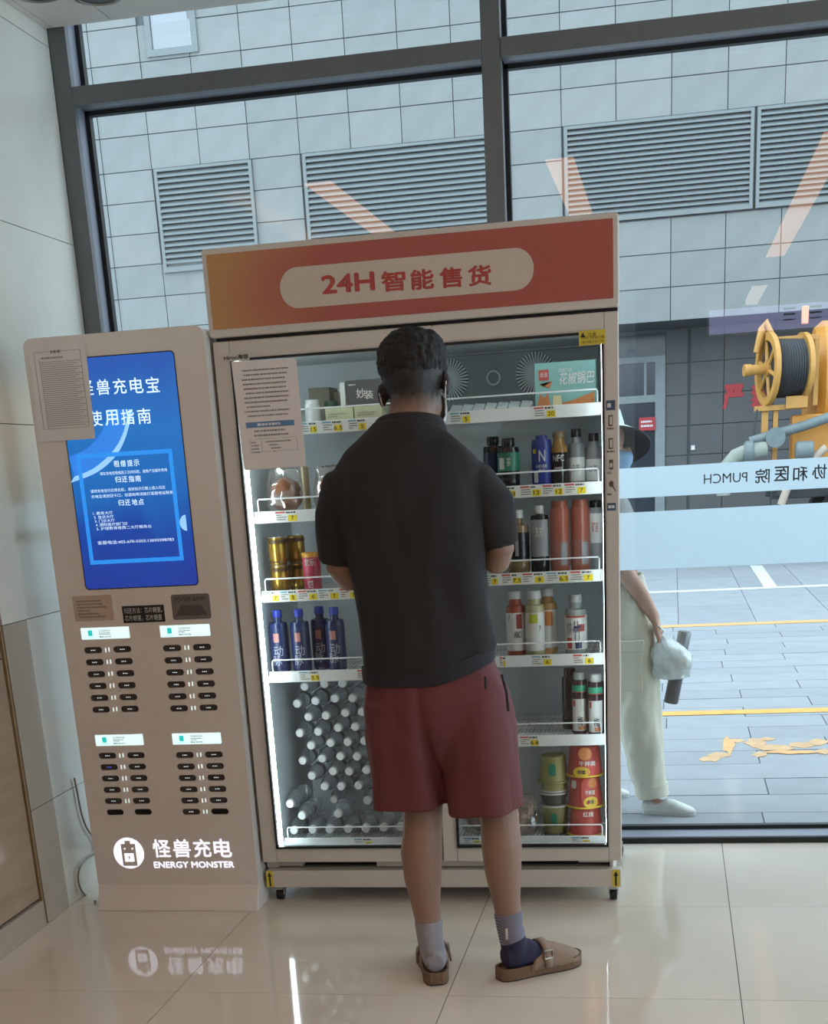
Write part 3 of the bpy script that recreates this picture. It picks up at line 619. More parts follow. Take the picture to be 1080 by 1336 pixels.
# ================================================================== VENDING MACHINE
M_mach = mat('off_white_machine_paint', '#c6c0b7', rough=0.4, var=0.03, scale=3)
M_liner = mat('grey_cooler_liner', '#c3ccd0', rough=0.55, var=0.04, scale=3)
M_wire = mat('white_coated_wire', '#e2e8ea', rough=0.4, var=0.02)
M_rail = mat('white_price_rail', '#dfe6e6', rough=0.35, var=0.02)
M_strip = mat('led_strip', '#ffffff', emit=(0.85, 0.97, 1.0), es=LED_S)
M_mglass = glassy('cooler_door_glass', tint=(0.93, 0.96, 0.96), refl=0.06)
M_alu = mat('aluminium_edge', '#b9bcbc', rough=0.3, metal=0.7)
M_yst = mat('yellow_sticker', '#cdb93c', rough=0.6, var=0.04)
M_blk = mat('black_print', '#202022', rough=0.6)
M_bluest = mat('slate_blue_sticker', '#3f566e', rough=0.5)
M_capw = mat('white_cap', '#c2c8c9', rough=0.4, var=0.03)
def header_mat():
    m = bpy.data.materials.new('orange_red_header_print'); m.use_nodes = True; nt = m.node_tree; N = nt.nodes; L = nt.links; p = N['Principled BSDF']
    tc = N.new('ShaderNodeTexCoord'); sp = N.new('ShaderNodeSeparateXYZ'); L.new(tc.outputs['Generated'], sp.inputs[0])
    nz = N.new('ShaderNodeTexNoise'); nz.inputs['Scale'].default_value = 1.6; L.new(tc.outputs['Generated'], nz.inputs['Vector'])
    a = N.new('ShaderNodeMath'); a.operation = 'MULTIPLY_ADD'; a.inputs[1].default_value = 0.35; L.new(nz.outputs[0], a.inputs[0])
    b = N.new('ShaderNodeMath'); b.operation = 'MULTIPLY_ADD'; b.inputs[1].default_value = 1.4; b.inputs[2].default_value = -0.17; L.new(sp.outputs['X'], b.inputs[0]); L.new(b.outputs[0], a.inputs[2])
    cr = N.new('ShaderNodeValToRGB'); e = cr.color_ramp.elements; e[0].position = 0.02; e[0].color = (*lin('#b58653'), 1); e[1].position = 0.42; e[1].color = (*lin('#a3534a'), 1)
    x = e.new(0.2); x.color = (*lin('#ac6a50'), 1)
    L.new(a.outputs[0], cr.inputs[0]); L.new(cr.outputs[0], p.inputs['Base Color']); p.inputs['Roughness'].default_value = 0.35; return m
M_header = header_mat(); M_redtext = mat('red_header_text', '#a63f39', rough=0.4); M_pill = mat('cream_header_panel', '#c3b8aa', rough=0.4, var=0.02)
X0, X1, YB = -1.366, -0.158, 4.90; FY = 4.25
vm = thing('vending_machine', 'wide white two-door cooler vending machine with a red header sign', 'vending machine', (-0.762, 4.57, 0))
q = MB()
q.box(X0, -1.326, 4.292, YB, 0.118, 1.785); q.box(-0.198, -0.186, 4.292, YB, 0.118, 1.785); q.box(-1.326, -0.198, 4.292, YB, 1.74, 1.785); q.box(-1.326, -0.198, 4.292, YB, 0.148, 0.180); q.box(-1.326, -0.198, 4.82, YB, 0.18, 1.74)
q.build('cabinet', M_mach, vm, bevel=0.002)
q = MB(); q.box(-1.3258, -1.320, 4.30, 4.82, 0.18, 1.74); q.box(-0.204, -0.1982, 4.30, 4.82, 0.18, 1.74); q.box(-1.32, -0.204, 4.80, 4.8198, 0.18, 1.74); q.box(-1.32, -0.204, 4.30, 4.80, 1.733, 1.7398); q.box(-1.32, -0.204, 4.30, 4.80, 0.1802, 0.186)
q.build('liner', M_liner, vm, smooth=0)
q = MB(); q.box(-0.765, -0.722, 4.33, 4.36, 0.186, 1.733); q.build('centre_post', M_liner, vm, bevel=0.003)
# header
q = MB(); q.rrect(X0 - 0.003, X1 + 0.003, 1.786, 2.026, 0.010, 4.236, 4.30, 0); q.build('header_box', M_mach, vm, bevel=0.003)
q = MB(); q.box(X0 + 0.01, -0.19, 4.30, YB, 1.786, 2.01); q.build('header_back', M_mach, vm)
q = MB(); q.rrect(-1.354, -0.170, 1.808, 2.010, 0.003, 4.2345, 4.2365); hp = q.build('header_sign', M_header, vm, smooth=0)
q = MB(); q.rrect(-1.138, -0.393, 1.848, 1.957, 0.0535, 4.2335, 4.2345, 0, 10); q.build('header_panel', M_pill, hp, smooth=0)
q = MB()
for s, u0, u1 in (('24H', 419, 489), ('智', 497, 529), ('能', 535, 566), ('售', 573, 603), ('货', 610, 641)):
    v = 365 - 0.065 * (0.5 * (u0 + u1) - 530); a_, b_ = at(u0, v, 4.2333), at(u1, v, 4.2333); hh = 0.027 if s != '24H' else 0.025
    q.text(s, a_.x, b_.x, a_.z - hh - 0.004, a_.z + hh - 0.004, 4.2331, 0, 0.03)
q.build('lettering', M_redtext, hp, smooth=0)
q = MB(); q.box(X0 + 0.01, X1 - 0.002, 4.262, 4.30, 1.7765, 1.7865); q.build('header_gap', M_black, vm, smooth=0)
# plinth, gap, casters
q = MB(); q.box(X0 + 0.004, X1 - 0.002, 4.262, 4.30, 0.056, 0.1165); q.box(X0 + 0.004, -0.186, 4.3005, YB - 0.01, 0.056, 0.1165); pln = q.build('plinth', M_mach, vm, bevel=0.002)
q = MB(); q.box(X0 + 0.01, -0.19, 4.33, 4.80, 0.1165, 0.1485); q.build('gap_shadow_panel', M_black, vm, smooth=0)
for bb in ((-1.33, -1.24, 4.30, 4.329, 0.122, 0.146), (-0.98, -0.56, 4.29, 4.329, 0.122, 0.142), (-0.30, -0.19, 4.30, 4.329, 0.130, 0.146)):
    q = MB(); q.box(*bb); q.build('bracket', M_mach, vm, smooth=0)
for x in (-1.332, -0.187):
    for y in (4.31, 4.82):
        q = MB(); q.lathe([(0.017, -0.012), (0.0185, -0.009), (0.0185, 0.009), (0.017, 0.012)], 18, (x, y, 0.0185), axis='x'); cs = q.build('caster', M_black, vm)
        q = MB(); q.box(x - 0.012, x + 0.012, y - 0.014, y + 0.014, 0.0375, 0.056); q.box(x - 0.0165, x - 0.0135, y - 0.01, y + 0.01, 0.018, 0.04); q.box(x + 0.0135, x + 0.0165, y - 0.01, y + 0.01, 0.018, 0.04); q.build('caster_fork', M_alu, cs, smooth=0)
for x in (-1.352, -0.178):
    q = MB(); q.plate(x - 0.011, x + 0.013, 0.058, 0.1155, 4.2605, 0, 0.0012); q.prism([(x - 0.002, 0.062), (x + 0.004, 0.062), (x + 0.004, 0.095), (x + 0.009, 0.095), (x + 0.001, 0.112), (x - 0.007, 0.095), (x - 0.002, 0.095)], 4.2600, 4.2604, 1); q.build('arrow_sticker', [M_yst, M_blk], pln, smooth=0)
# doors
def door(x0, x1, g0, g1):
    z0, z1, gz0, gz1 = 0.149, 1.776, 0.196, 1.727
    q = MB(); q.box(x0, g0, FY, 4.288, z0, z1); q.box(g1, x1, FY, 4.288, z0, z1); q.box(g0, g1, FY, 4.288, z0, gz0); q.box(g0, g1, FY, 4.288, gz1, z1); d = q.build('door', M_mach, vm, bevel=0.003)
    q = MB(); t = 0.007
    for b in ((g0, g0 + t, gz0, gz1), (g1 - t, g1, gz0, gz1), (g0 + t, g1 - t, gz0, gz0 + t), (g0 + t, g1 - t, gz1 - t, gz1)): q.box(b[0], b[1], FY + 0.002, FY + 0.020, b[2], b[3])
    q.build('door_gasket', M_black, d, smooth=0)
    q = MB(); t = 0.004
    for b in ((g0 - t, g0, gz0 - t, gz1 + t), (g1, g1 + t, gz0 - t, gz1 + t), (g0, g1, gz0 - t, gz0), (g0, g1, gz1, gz1 + t)): q.box(b[0], b[1], FY - 0.002, FY + 0.004, b[2], b[3])
    q.build('door_trim', M_alu, d, smooth=0)
    q = MB(); q.add([(g0, FY + 0.012, gz0), (g1, FY + 0.012, gz0), (g1, FY + 0.012, gz1), (g0, FY + 0.012, gz1)], [(0, 1, 2, 3)]); q.build('door_glass', M_mglass, d, smooth=0); return d
dl = door(X0, -0.7475, -1.316, -0.785); dr = door(-0.742, X1, -0.696, -0.199)
for x0, x1 in ((-1.3165, -1.303), (-0.2085, -0.2035)):
    q = MB(); q.box(x0, x1, 4.2925, 4.297, 0.20, 1.725); q.build('led_strip', M_strip, vm, smooth=0)
q = MB(); q.box(-1.31, -0.20, 4.2925, 4.2965, 1.7285, 1.7325); q.build('led_strip', M_strip, vm, smooth=0)
# stickers on the doors
x0, x1, z0, z1 = px(292, 465, 325, 473.5, FY - 0.003); q = MB(); q.plate(x0 - 0.002, x1 + 0.002, 1.7205, 1.740, FY - 0.0034, 1); q.text('Hiron海容', x0, x1, 1.7235, 1.737, FY - 0.0038, 0, 0.03); q.build('brand_lettering', [M_blk, M_mach], dl, smooth=0)
x0, x1, z0, z1 = px(755, 432, 790, 448.5, FY); q = MB(); q.plate(x0, x1, z0, z1, FY - 0.004, 0, 0.0008); zc = z1 - 0.012
q.prism([(x0 + 0.004, zc - 0.006), (x0 + 0.019, zc - 0.006), (x0 + 0.0115, zc + 0.008)], FY - 0.0046, FY - 0.0041, 1); q.text('注意', x0 + 0.026, x0 + 0.049, zc - 0.005, zc + 0.006, FY - 0.0044, 1)
q.text('开关门时请注意', x0 + 0.008, x1 - 0.004, z0 + 0.015, z0 + 0.023, FY - 0.0044, 1); q.text('请勿用力拉门体', x0 + 0.008, x1 - 0.004, z0 + 0.004, z0 + 0.012, FY - 0.0044, 1); q.build('warning_sticker', [M_yst, M_blk], dr, smooth=0)
q = MB(); xc = -0.181
for v0, v1, mi in ((522, 535, 0), (656, 666, 0)):
    p_, p2_ = at(800, v0, FY), at(800, v1, FY); q.plate(xc - 0.013, xc + 0.013, p2_.z, p_.z, FY - 0.0008, mi)
    q.dashes(xc - 0.01, xc + 0.01, p2_.z + 0.004, p_.z - 0.004, 1, FY - 0.0012, 2, h=0.6)
for vc, kind in ((548, 0), (578, 0), (606, 1), (634, 2)):
    p_ = at(800, vc, FY); z = p_.z
    if kind == 0: q.plate(xc - 0.007, xc + 0.006, z - 0.016, z + 0.014, FY - 0.0008, 1); q.plate(xc - 0.003, xc + 0.004, z - 0.012, z + 0.010, FY - 0.0012, 3)
    elif kind == 1: q.rrect(xc - 0.006, xc + 0.006, z - 0.014, z + 0.014, 0.003, FY - 0.0008, FY - 0.0002, 1); q.plate(xc - 0.004, xc + 0.004, z - 0.008, z + 0.004, FY - 0.0012, 3)
    else: q.prism([(xc + 0.007 * math.cos(t), z + 0.006 + 0.009 * math.sin(t)) for t in [2 * PI * i / 14 for i in range(14)]], FY - 0.0008, FY - 0.0002, 1); q.prism([(xc + 0.003, z - 0.002), (xc + 0.012, z - 0.016), (xc + 0.014, z - 0.014), (xc + 0.006, z + 0.001)], FY - 0.0008, FY - 0.0002, 1)
    q.dashes(xc - 0.012, xc + 0.012, z - 0.027, z - 0.019, 1 if kind != 1 else 2, FY - 0.0008, 1, h=0.6)
q.build('instruction_sticker', [M_bluest, mat('brown_print', '#5a4a42', rough=0.6), M_wprint, M_mach], dr, smooth=0)
# paper on the left door
pn = thing('notice_paper', 'white printed notice with a blue bar stuck on the vending machine door', 'notice', (-1.22, FY - 0.004, 1.6))
x0, x1, z0, z1 = -1.311, -1.105, 1.408, 1.7185; yy = FY - 0.005
q = MB(); q.add([(x0 + 0.010, yy, z0), (x1, yy, z0 + 0.003), (x1 - 0.004, yy, z1 - 0.004), (x0, yy, z1)] + [(x0 + 0.010, yy + 0.0006, z0), (x1, yy + 0.0006, z0 + 0.003), (x1 - 0.004, yy + 0.0006, z1 - 0.004), (x0, yy + 0.0006, z1)], [(0, 1, 2, 3), (7, 6, 5, 4), (0, 4, 5, 1), (1, 5, 6, 2), (2, 6, 7, 3), (3, 7, 4, 0)]); q.build('sheet', mat('notice_sheet', '#dcd6d2', rough=0.85, var=0.03), pn, smooth=0)
q = MB(); yp = yy - 0.0005; q.dashes(x0 + 0.028, x1 - 0.03, 1.556, 1.697, 11, yp, 0, 0.9, 0.34)
q.plate(x0 + 0.028, x1 - 0.026, 1.529, 1.545, yp, 1); q.dashes(x0 + 0.06, x1 - 0.06, 1.532, 1.542, 1, yp - 0.0004, 2, h=0.7)
q.dashes(x0 + 0.05, x1 - 0.04, 1.500, 1.525, 2, yp, 0, h=0.4)
for z in (1.496, 1.459): q.plate(x0 + 0.035, x1 - 0.022, z, z + 0.0006, yp)
for k in range(4): z = 1.490 - 0.0095 * k; q.dashes(x0 + 0.038, x0 + 0.066, z - 0.006, z, 1, yp, 0, h=0.6); q.dashes(x0 + 0.085 + 0.008 * k, x1 - 0.04 - 0.015 * k, z - 0.006, z, 1, yp, 0, h=0.6)
for x in (x0 + 0.035, x0 + 0.072, x1 - 0.022): q.plate(x, x + 0.0006, 1.459, 1.496, yp)
q.build('printed_text', [M_print, mat('blue_bar', '#5a7fa6', rough=0.7), M_wprint], pn, smooth=0)
# evaporator cover with two fan grilles at the top of the back
q = MB(); q.box(-0.88, -0.24, 4.782, 4.80, 1.56, 1.728); q.build('fan_panel', mat('fan_panel_grey', '#7d888c', rough=0.5), vm, bevel=0.004)
for xc in (-0.735, -0.445):
    zc = 1.655; q = MB(); q.lathe([(0.001, 4.7795), (0.066, 4.7795), (0.066, 4.782)], 28, (xc, 0, zc), axis='y'); fg = q.build('fan_grille', M_black, vm)
    q = MB()
    for k in range(36):
        a_ = 2 * PI * k / 36; ca, sa = math.cos(a_), math.sin(a_); d_ = Vector((-sa, 0, ca)) * 0.0022
        i_, o_ = Vector((xc + 0.026 * ca, 4.7775, zc + 0.026 * sa)), Vector((xc + 0.066 * ca, 4.7775, zc + 0.066 * sa)); q.add([i_ - d_, o_ - d_ * 1.5, o_ + d_ * 1.5, i_ + d_], [(0, 1, 2, 3)])
    q.lathe([(0.001, 4.776), (0.026, 4.776), (0.026, 4.779)], 20, (xc, 0, zc), axis='y'); q.build('grille_bars', M_liner, fg, smooth=0)
q = MB(); q.lathe([(0.018, 4.778), (0.024, 4.776), (0.024, 4.782), (0.018, 4.782)], 20, (-0.585, 0, 1.652), axis='y', cap=False); q.build('drain_ring', M_liner, vm)
# shelves
M_tagw = mat('price_tag_paper', '#d9ded9', rough=0.6); M_tagy = mat('price_tag_yellow', '#e0cc28', rough=0.6); M_tagr = mat('price_tag_red', '#c0504e', rough=0.6); M_tagt = mat('price_tag_teal', '#6fa6b8', rough=0.6)
YS = 4.352
def shelf(x0, x1, zr, tags, rail=True):
    q = MB(); q.box(x0, x1, YS, YS + 0.008, zr - 0.036, zr); q.box(x0, x1, YS + 0.008, YS + 0.02, zr - 0.036, zr - 0.030)
    q.box(x0 - 0.006, x0 + 0.012, YS - 0.004, YS + 0.03, zr - 0.034, zr - 0.014); q.box(x1 - 0.012, x1 + 0.006, YS - 0.004, YS + 0.03, zr - 0.034, zr - 0.014)
    s = q.build('shelf', M_rail, vm, bevel=0.001)
    q = MB(); n = int((x1 - x0) / 0.0125)
    for k in range(n + 1): x = x0 + (x1 - x0) * k / n; q.box(x - 0.0014, x + 0.0014, YS + 0.008, 4.78, zr - 0.0145, zr - 0.0115)
    for y in (YS + 0.03, 4.47, 4.58, 4.69, 4.775): q.box(x0, x1, y, y + 0.005, zr - 0.0195, zr - 0.0145)
    q.build('wire_deck', M_wire, s, smooth=0)
    q = MB(); zt = zr + 0.037; yy = YS + 0.006; q.tube([(x0 + 0.012, yy, zr - 0.01), (x0 + 0.012, yy, zt - 0.006), (x0 + 0.016, yy, zt), (x1 - 0.020, yy, zt), (x1 - 0.016, yy, zt - 0.006), (x1 - 0.016, yy, zr - 0.01)], 0.0024, 6); q.build('guard_rail', M_wire, s)
    for (u0, u1, v, price, top) in tags:
        a_, b_ = at(u0, v, YS).x, at(u1, v, YS).x; a_ = max(a_, x0 + 0.004); b_ = min(b_, x1 - 0.004); w_ = b_ - a_; z0, z1 = zr - 0.033, zr - 0.002; y = YS - 0.0008
        q = MB(); q.plate(a_, b_ - 0.0015, z0, z1, y, 0); q.plate(a_ + 0.58 * w_, b_ - 0.0015, z0, z0 + 0.019, y - 0.0003, 1); q.plate(a_ + 0.02 * w_, a_ + (0.45 if top else 0.4) * w_, z1 - 0.006, z1 - 0.001, y - 0.0003, 2 if top == 'r' else 3)
        q.dashes(a_ + 0.05 * w_, a_ + 0.52 * w_, z0 + 0.003, z1 - 0.008, 3, y - 0.0003, 4, h=0.35); q.dashes(a_ + 0.5 * w_, a_ + 0.95 * w_, z1 - 0.008, z1 - 0.001, 1, y - 0.0003, 4, h=0.7)
        if price: hw = 0.0045 * len(price); c_ = a_ + 0.78 * w_; q.text(price, c_ - hw, c_ + hw, z0 + 0.004, z0 + 0.016, y - 0.0005, 4, 0.01)
        q.build('price_tag', [M_tagw, M_tagy, M_tagr, M_tagt, M_blk], s, smooth=0)
    return s
LX0, LX1, RX0, RX1 = -1.314, -0.768, -0.718, -0.208
shelf(LX0, LX1, 1.540, [(392, 414, 560, '15', ''), (420, 447, 557, '6.5', 't'), (454, 478, 554, '5', 't')])
shelf(LX0, LX1, 1.282, [(359, 388, 676, '7', 'r')])
shelf(LX0, LX1, 1.036, [(339, 364, 777, '7', 't'), (365, 387, 776, '5', 't'), (388, 414, 774, '6', 'r'), (415, 442, 773, '7', 't'), (443, 466, 772, '7', 'r')])
shelf(LX0, LX1, 0.776, [(390, 417, 883, '3.5', 't'), (466, 484, 880, '6', 'r')])
shelf(LX0, LX1, 0.206, [(462, 486, 1101, '2', 't')])
shelf(RX0, RX1, 1.541, [(587, 614, 546, '5', 't'), (696, 725, 535, '20', 'r')])
shelf(RX0, RX1, 1.318, [(650, 673, 639, '13', 't'), (678, 706, 638, '12', 'r'), (707, 735, 637, '12', 'r'), (736, 765, 636, '7', 'r')])
shelf(RX0, RX1, 1.059, [(629, 650, 755, '7', 't'), (654, 680, 754, '7.5', 'r'), (681, 710, 752, '8', 'r'), (712, 742, 751, '6.5', 't'), (743, 774, 750, '7', 'r')])
shelf(RX0, RX1, 0.803, [(652, 660, 865, '', 'r'), (693, 720, 861, '6', 't'), (747, 775, 860, '6', 'r')])
shelf(RX0, RX1, 0.545, [(678, 703, 967, '6.6', 'r')])
shelf(RX0, RX1, 0.206, [(745, 770, 1101, '7', 't'), (605, 627, 1101, '6', 't')])

# ================================================================== GOODS ON THE SHELVES
def solid(name, c, rough=0.3, **k): return mat(name, c, rough=rough, **k)
M_clear = glassy('clear_plastic', tint=(0.90, 0.94, 0.95), refl=0.10, rough=0.08, milk=0.12, milkcol=(0.75, 0.82, 0.85))
def bottle(label, x, z, h, r, liq, cap, lab=None, words=(), group=None, y=4.42, name='drink_bottle', neck=0.42, caph=0.024, sh=0.70, stripe=None, nr=None):
    t = thing(name, label, 'bottle', (x, y, z), group); nr = nr or r * neck
    q = MB(); q.lathe([(r * 0.55, 0.001), (r * 0.86, 0.0), (r, 0.007), (r, h * 0.2), (r * 0.965, h * 0.22), (r, h * 0.24), (r, h * sh), (r * 0.93, h * (sh + 0.06)), (nr * 1.15, h - caph - 0.018), (nr, h - caph - 0.006), (nr, h - 0.003)], 22, (x, y, z)); q.build('bottle_body', liq, t)
    q = MB(); cr = nr * 1.18; q.lathe([(cr, h - caph), (cr * 1.03, h - caph + 0.002), (cr, h - 0.003), (cr * 0.9, h)], 20, (x, y, z)); q.build('cap', cap, t)
    if lab:
        l0, l1, lm = lab; q = MB(); q.lathe([(r + 0.0006, h * l0), (r + 0.0006, h * l1)], 24, (x, y, z), 0, cap=False); ms = [lm]
        for k, wd in enumerate(words):
            s, a0, a1, b0, b1, m = wd[:6]
            if m not in ms: ms.append(m)
            mi = ms.index(m)
            if s == '#': # coloured patch wrapped on the label
                n = 8; vs = []
                for i in range(n + 1):
                    an = (a0 + (a1 - a0) * i / n); vs += [(x + (r + 0.0011) * math.sin(an), y - (r + 0.0011) * math.cos(an), z + h * b0), (x + (r + 0.0011) * math.sin(an), y - (r + 0.0011) * math.cos(an), z + h * b1)]
                q.add(vs, [(2 * i, 2 * i + 2, 2 * i + 3, 2 * i + 1) for i in range(n)], mi)
            else: q.text(s, x + a0 * r, x + a1 * r, z + h * b0, z + h * b1, y, mi, 0.01, bend=(x, y, r + 0.0016))
        q.build('label', ms, t, smooth=60)
    return t
DZ = -0.0105
M_w = mat('white_label', '#cfd4d2', rough=0.5); M_navy = mat('navy_label', '#1c2a55', rough=0.35); M_bluecap = mat('blue_cap', '#2338a0', rough=0.35); M_bluebot = mat('blue_drink', '#1e2c58', rough=0.25); M_silver = mat('silver_print', '#9aa3b5', rough=0.4); M_pink = mat('pink_print', '#b0786f', rough=0.5)
# fourth shelf left: blue sports drink
for k, (x, y, lab) in enumerate(((-1.286, 4.41, 'blue drink bottle with blue cap nearest the lit side wall'), (-1.213, 4.41, 'second blue-capped drink bottle from the lit side wall'), (-1.158, 4.47, 'blue-capped drink bottle set back in the middle of its shelf'), (-1.098, 4.43, 'blue-capped drink bottle closest to the man in dark polo'))):
    bottle(lab, x, 0.776 + DZ, 0.205, 0.031, M_bluebot, M_bluecap, (0.04, 0.72, M_navy), [('脉', -0.62, 0.42, 0.13, 0.29, M_silver), ('动', -0.42, 0.62, 0.28, 0.44, M_silver), ('#', -0.35, 0.25, 0.50, 0.64, M_pink)], 'blue sports drinks on the fourth shelf', y=y, sh=0.74)
# third shelf left: gold cans and a red cup can
M_goldcan = mat('gold_can', '#a98535', rough=0.25, metal=0.7, var=0.15, stretch=(1, 1, 8)); M_gold2 = mat('dark_gold_band', '#4a3416', rough=0.4); M_lid = mat('steel_lid', '#a9a9a5', rough=0.3, metal=0.8)
def can(label, x, y, z, h, r, m, group, lidm=M_lid, bands=(), txt=()):
    t = thing('drink_can', label, 'can', (x, y, z), group)
    q = MB(); q.lathe([(r * 0.86, 0.0), (r, 0.006), (r, h - 0.008), (r * 0.9, h)], 24, (x, y, z)); q.build('can_body', m, t)
    q = MB(); q.lathe([(r * 0.9, h - 0.002), (r * 0.93, h + 0.002), (r * 0.86, h + 0.002), (r * 0.84, h), (0.001, h)], 24, (x, y, z)); q.build('can_lid', lidm, t)
    ms = [M_gold2]; q = MB()
    for a_, b_ in bands: q.lathe([(r + 0.0005, h * a_), (r + 0.0005, h * b_)], 24, (x, y, z), 0, cap=False)
    for s, a0, a1, b0, b1, m2 in txt:
        if m2 not in ms: ms.append(m2)
        q.text(s, x + a0 * r, x + a1 * r, z + h * b0, z + h * b1, y, ms.index(m2), 0.01, bend=(x, y, r + 0.001))
    if q.v: q.build('label', ms, t, smooth=60)
    return t
for x, y, n in ((-1.268, 4.42, 'front'), (-1.228, 4.50, 'back')):
    for k in range(2): can(f'gold drink can, {"lower" if k == 0 else "upper"} one of the {n} stack of two', x, y, 1.036 + DZ + 0.088 * k, 0.085, 0.030, M_goldcan, 'gold cans on the third shelf', bands=((0.78, 0.93), (0.08, 0.14)))
M_redcan = mat('pink_red_can', '#a8324a', rough=0.4, var=0.25, scale=25); M_yl = mat('yellow_lid', '#c98f32', rough=0.4)
t = can('red snack can with yellow lid and white lettering beside the gold cans', -1.158, 4.42, 1.036 + DZ, 0.118, 0.029, M_redcan, None, M_yl, txt=(('优乐', -0.6, 0.6, 0.68, 0.88, M_wprint), ('红豆', -0.3, 0.3, 0.10, 0.30, M_wprint)))
q = MB(); q.lathe([(0.0295, 0.107), (0.0305, 0.108), (0.0305, 0.120), (0.028, 0.122), (0.001, 0.122)], 24, (-1.158, 4.42, 1.036 + DZ), cap=False); q.build('rim', M_yl, t)
# second shelf left: bread in clear bags
M_bread = mat('brown_bread', '#7d4f34', rough=0.8, var=0.45, scale=22, bump=0.5, bscale=80); M_bag = glassy('clear_bag', tint=(0.95, 0.93, 0.90), refl=0.16, rough=0.08, milk=0.05, milkcol=(0.9, 0.8, 0.7)); M_card = mat('cream_card', '#cfc49b', rough=0.7)
def bag(label, x, y, z, wd, h, dp, inner, group, seed, lean=0.0, name='bread_bag'):
    t = thing(name, label, 'bag', (x, y, z), group); r_ = random.Random(seed)
    q = MB(); q.ball((x, y, z + h * 0.41), wd * 0.43, dp * 0.42, h * 0.39, 18, 12); o = q.build('bread' if name == 'bread_bag' else 'filling', inner, t)
    for v in o.data.vertices: v.co += v.co.normalized() * 0.006 * noise.noise(v.co * 45 + Vector((seed, 0, 0)))
    q = MB(); rings = []; n = 26
    for k in range(9):
        f = k / 8; rad = (0.80, 1.0, 1.04, 1.03, 1.0, 0.94, 0.86, 0.78, 0.72)[k]; dpx = (0.8, 1.0, 1.0, 0.95, 0.82, 0.62, 0.38, 0.18, 0.06)[k]
        ring = []
        for i in range(n):
            a_ = 2 * PI * i / n; j = 1 + 0.16 * noise.noise(Vector((math.cos(a_) * 2.2, math.sin(a_) * 2.2, f * 5 + seed))) + (0.06 if i % 3 else -0.05) * (0.4 + f)
            ring.append((x + lean * f + wd * 0.5 * rad * j * math.cos(a_), y + dp * 0.5 * dpx * j * math.sin(a_), z + 0.001 + h * f + (0.012 * noise.noise(Vector((i * 0.7, seed, 0))) if k == 8 else 0)))
        rings.append(ring)
    q.loft(rings); q.build('wrapper', M_bag, t, smooth=25); return t
bag('clear bag of round brown bread nearest the lit side wall', -1.228, 4.44, 1.282 + DZ, 0.125, 0.135, 0.11, M_bread, 'bagged bread on the second shelf', 1)
bag('clear bag of brown bread beside the man in dark polo', -1.088, 4.46, 1.282 + DZ, 0.100, 0.135, 0.10, M_bread, 'bagged bread on the second shelf', 5)
q = MB(); q.box(-1.171, -1.164, 4.43, 4.50, 1.282 + DZ, 1.41); tag(q.build('card_divider', M_card, None, bevel=0.001), 'pale card standing between the two bread bags', 'card')
M_ybun = mat('yellow_bun', '#c9a548', rough=0.7, var=0.2, scale=30)
q = MB(); q.ball((-1.085, 4.385, 1.282 + DZ + 0.018), 0.03, 0.018, 0.018, 14, 10); tag(q.build('bun', M_ybun), 'small yellow bun in front of the bread bags', 'bun')
# top shelf left: boxes
def carton(label, x0, x1, y0, y1, z0, z1, m, group=None, name='carton', prints=None):
    t = thing(name, label, 'box', ((x0 + x1) / 2, (y0 + y1) / 2, z0), group)
    q = MB(); q.box(x0, x1, y0, y1, z0, z1); q.build('box_body', m, t, bevel=0.0015)
    if prints: prints(t)
    return t
M_dbox = mat('charcoal_box', '#45494c', rough=0.5); M_ctn = mat('pale_green_carton', '#c3c9a6', rough=0.6, var=0.08); M_brbox = mat('olive_brown_box', '#5d5a48', rough=0.6); M_grbot = mat('green_jar', '#1f5a48', rough=0.3)
zt = 1.540 + DZ
def pr1(t): q = MB(); q.text('妙', -0.975, -0.947, zt + 0.072, zt + 0.10, 4.4385, 0, 0.01); q.text('装', -0.950, -0.922, zt + 0.068, zt + 0.094, 4.4385, 0, 0.01); q.dashes(-1.0, -0.975, zt + 0.108, zt + 0.116, 1, 4.4385, 0); q.build('lettering', M_wprint, t, smooth=0)
def pr2(x0):
    def f(t): q = MB(); q.dashes(x0 + 0.008, x0 + 0.07, zt + 0.018, zt + 0.032, 2, 4.3885, 0, h=0.3); q.build('lettering', M_print, t, smooth=0)
    return f
carton('pale yellow-green carton on the top shelf, next to the dim jar', -1.068, -0.979, 4.39, 4.52, zt, zt + 0.046, M_ctn, 'pale cartons on the top shelf', prints=pr2(-1.068))
carton('pale yellow-green carton on the top shelf, beside the man\'s ear', -0.975, -0.886, 4.39, 4.52, zt, zt + 0.049, M_ctn, 'pale cartons on the top shelf', prints=pr2(-0.975))
carton('charcoal gift box with white characters on top of the pale cartons', -1.008, -0.87, 4.44, 4.51, zt + 0.0495, zt + 0.125, M_dbox, None, 'gift_box', pr1)
carton('white card box edge standing beside the charcoal gift box', -1.028, -1.011, 4.44, 4.51, zt + 0.047, zt + 0.122, M_w, None, 'card_box')
carton('dim olive-brown box at the back of the top shelf', -1.17, -1.10, 4.60, 4.72, zt, zt + 0.12, M_brbox, 'olive boxes at the back of the top shelf'); carton('wider olive-brown box at the back of the top shelf', -1.092, -0.99, 4.62, 4.72, zt, zt + 0.105, M_brbox, 'olive boxes at the back of the top shelf')
bottle('dark green jar behind the pale cartons on the top shelf', -1.085, zt, 0.075, 0.024, M_grbot, M_grbot, y=4.55, name='jar', neck=0.8, sh=0.8, caph=0.014)
bottle('grey-white jar near the paper notice on the top shelf', -1.135, zt, 0.08, 0.024, M_w, M_w, y=4.50, name='jar', neck=0.8, sh=0.8, caph=0.014)
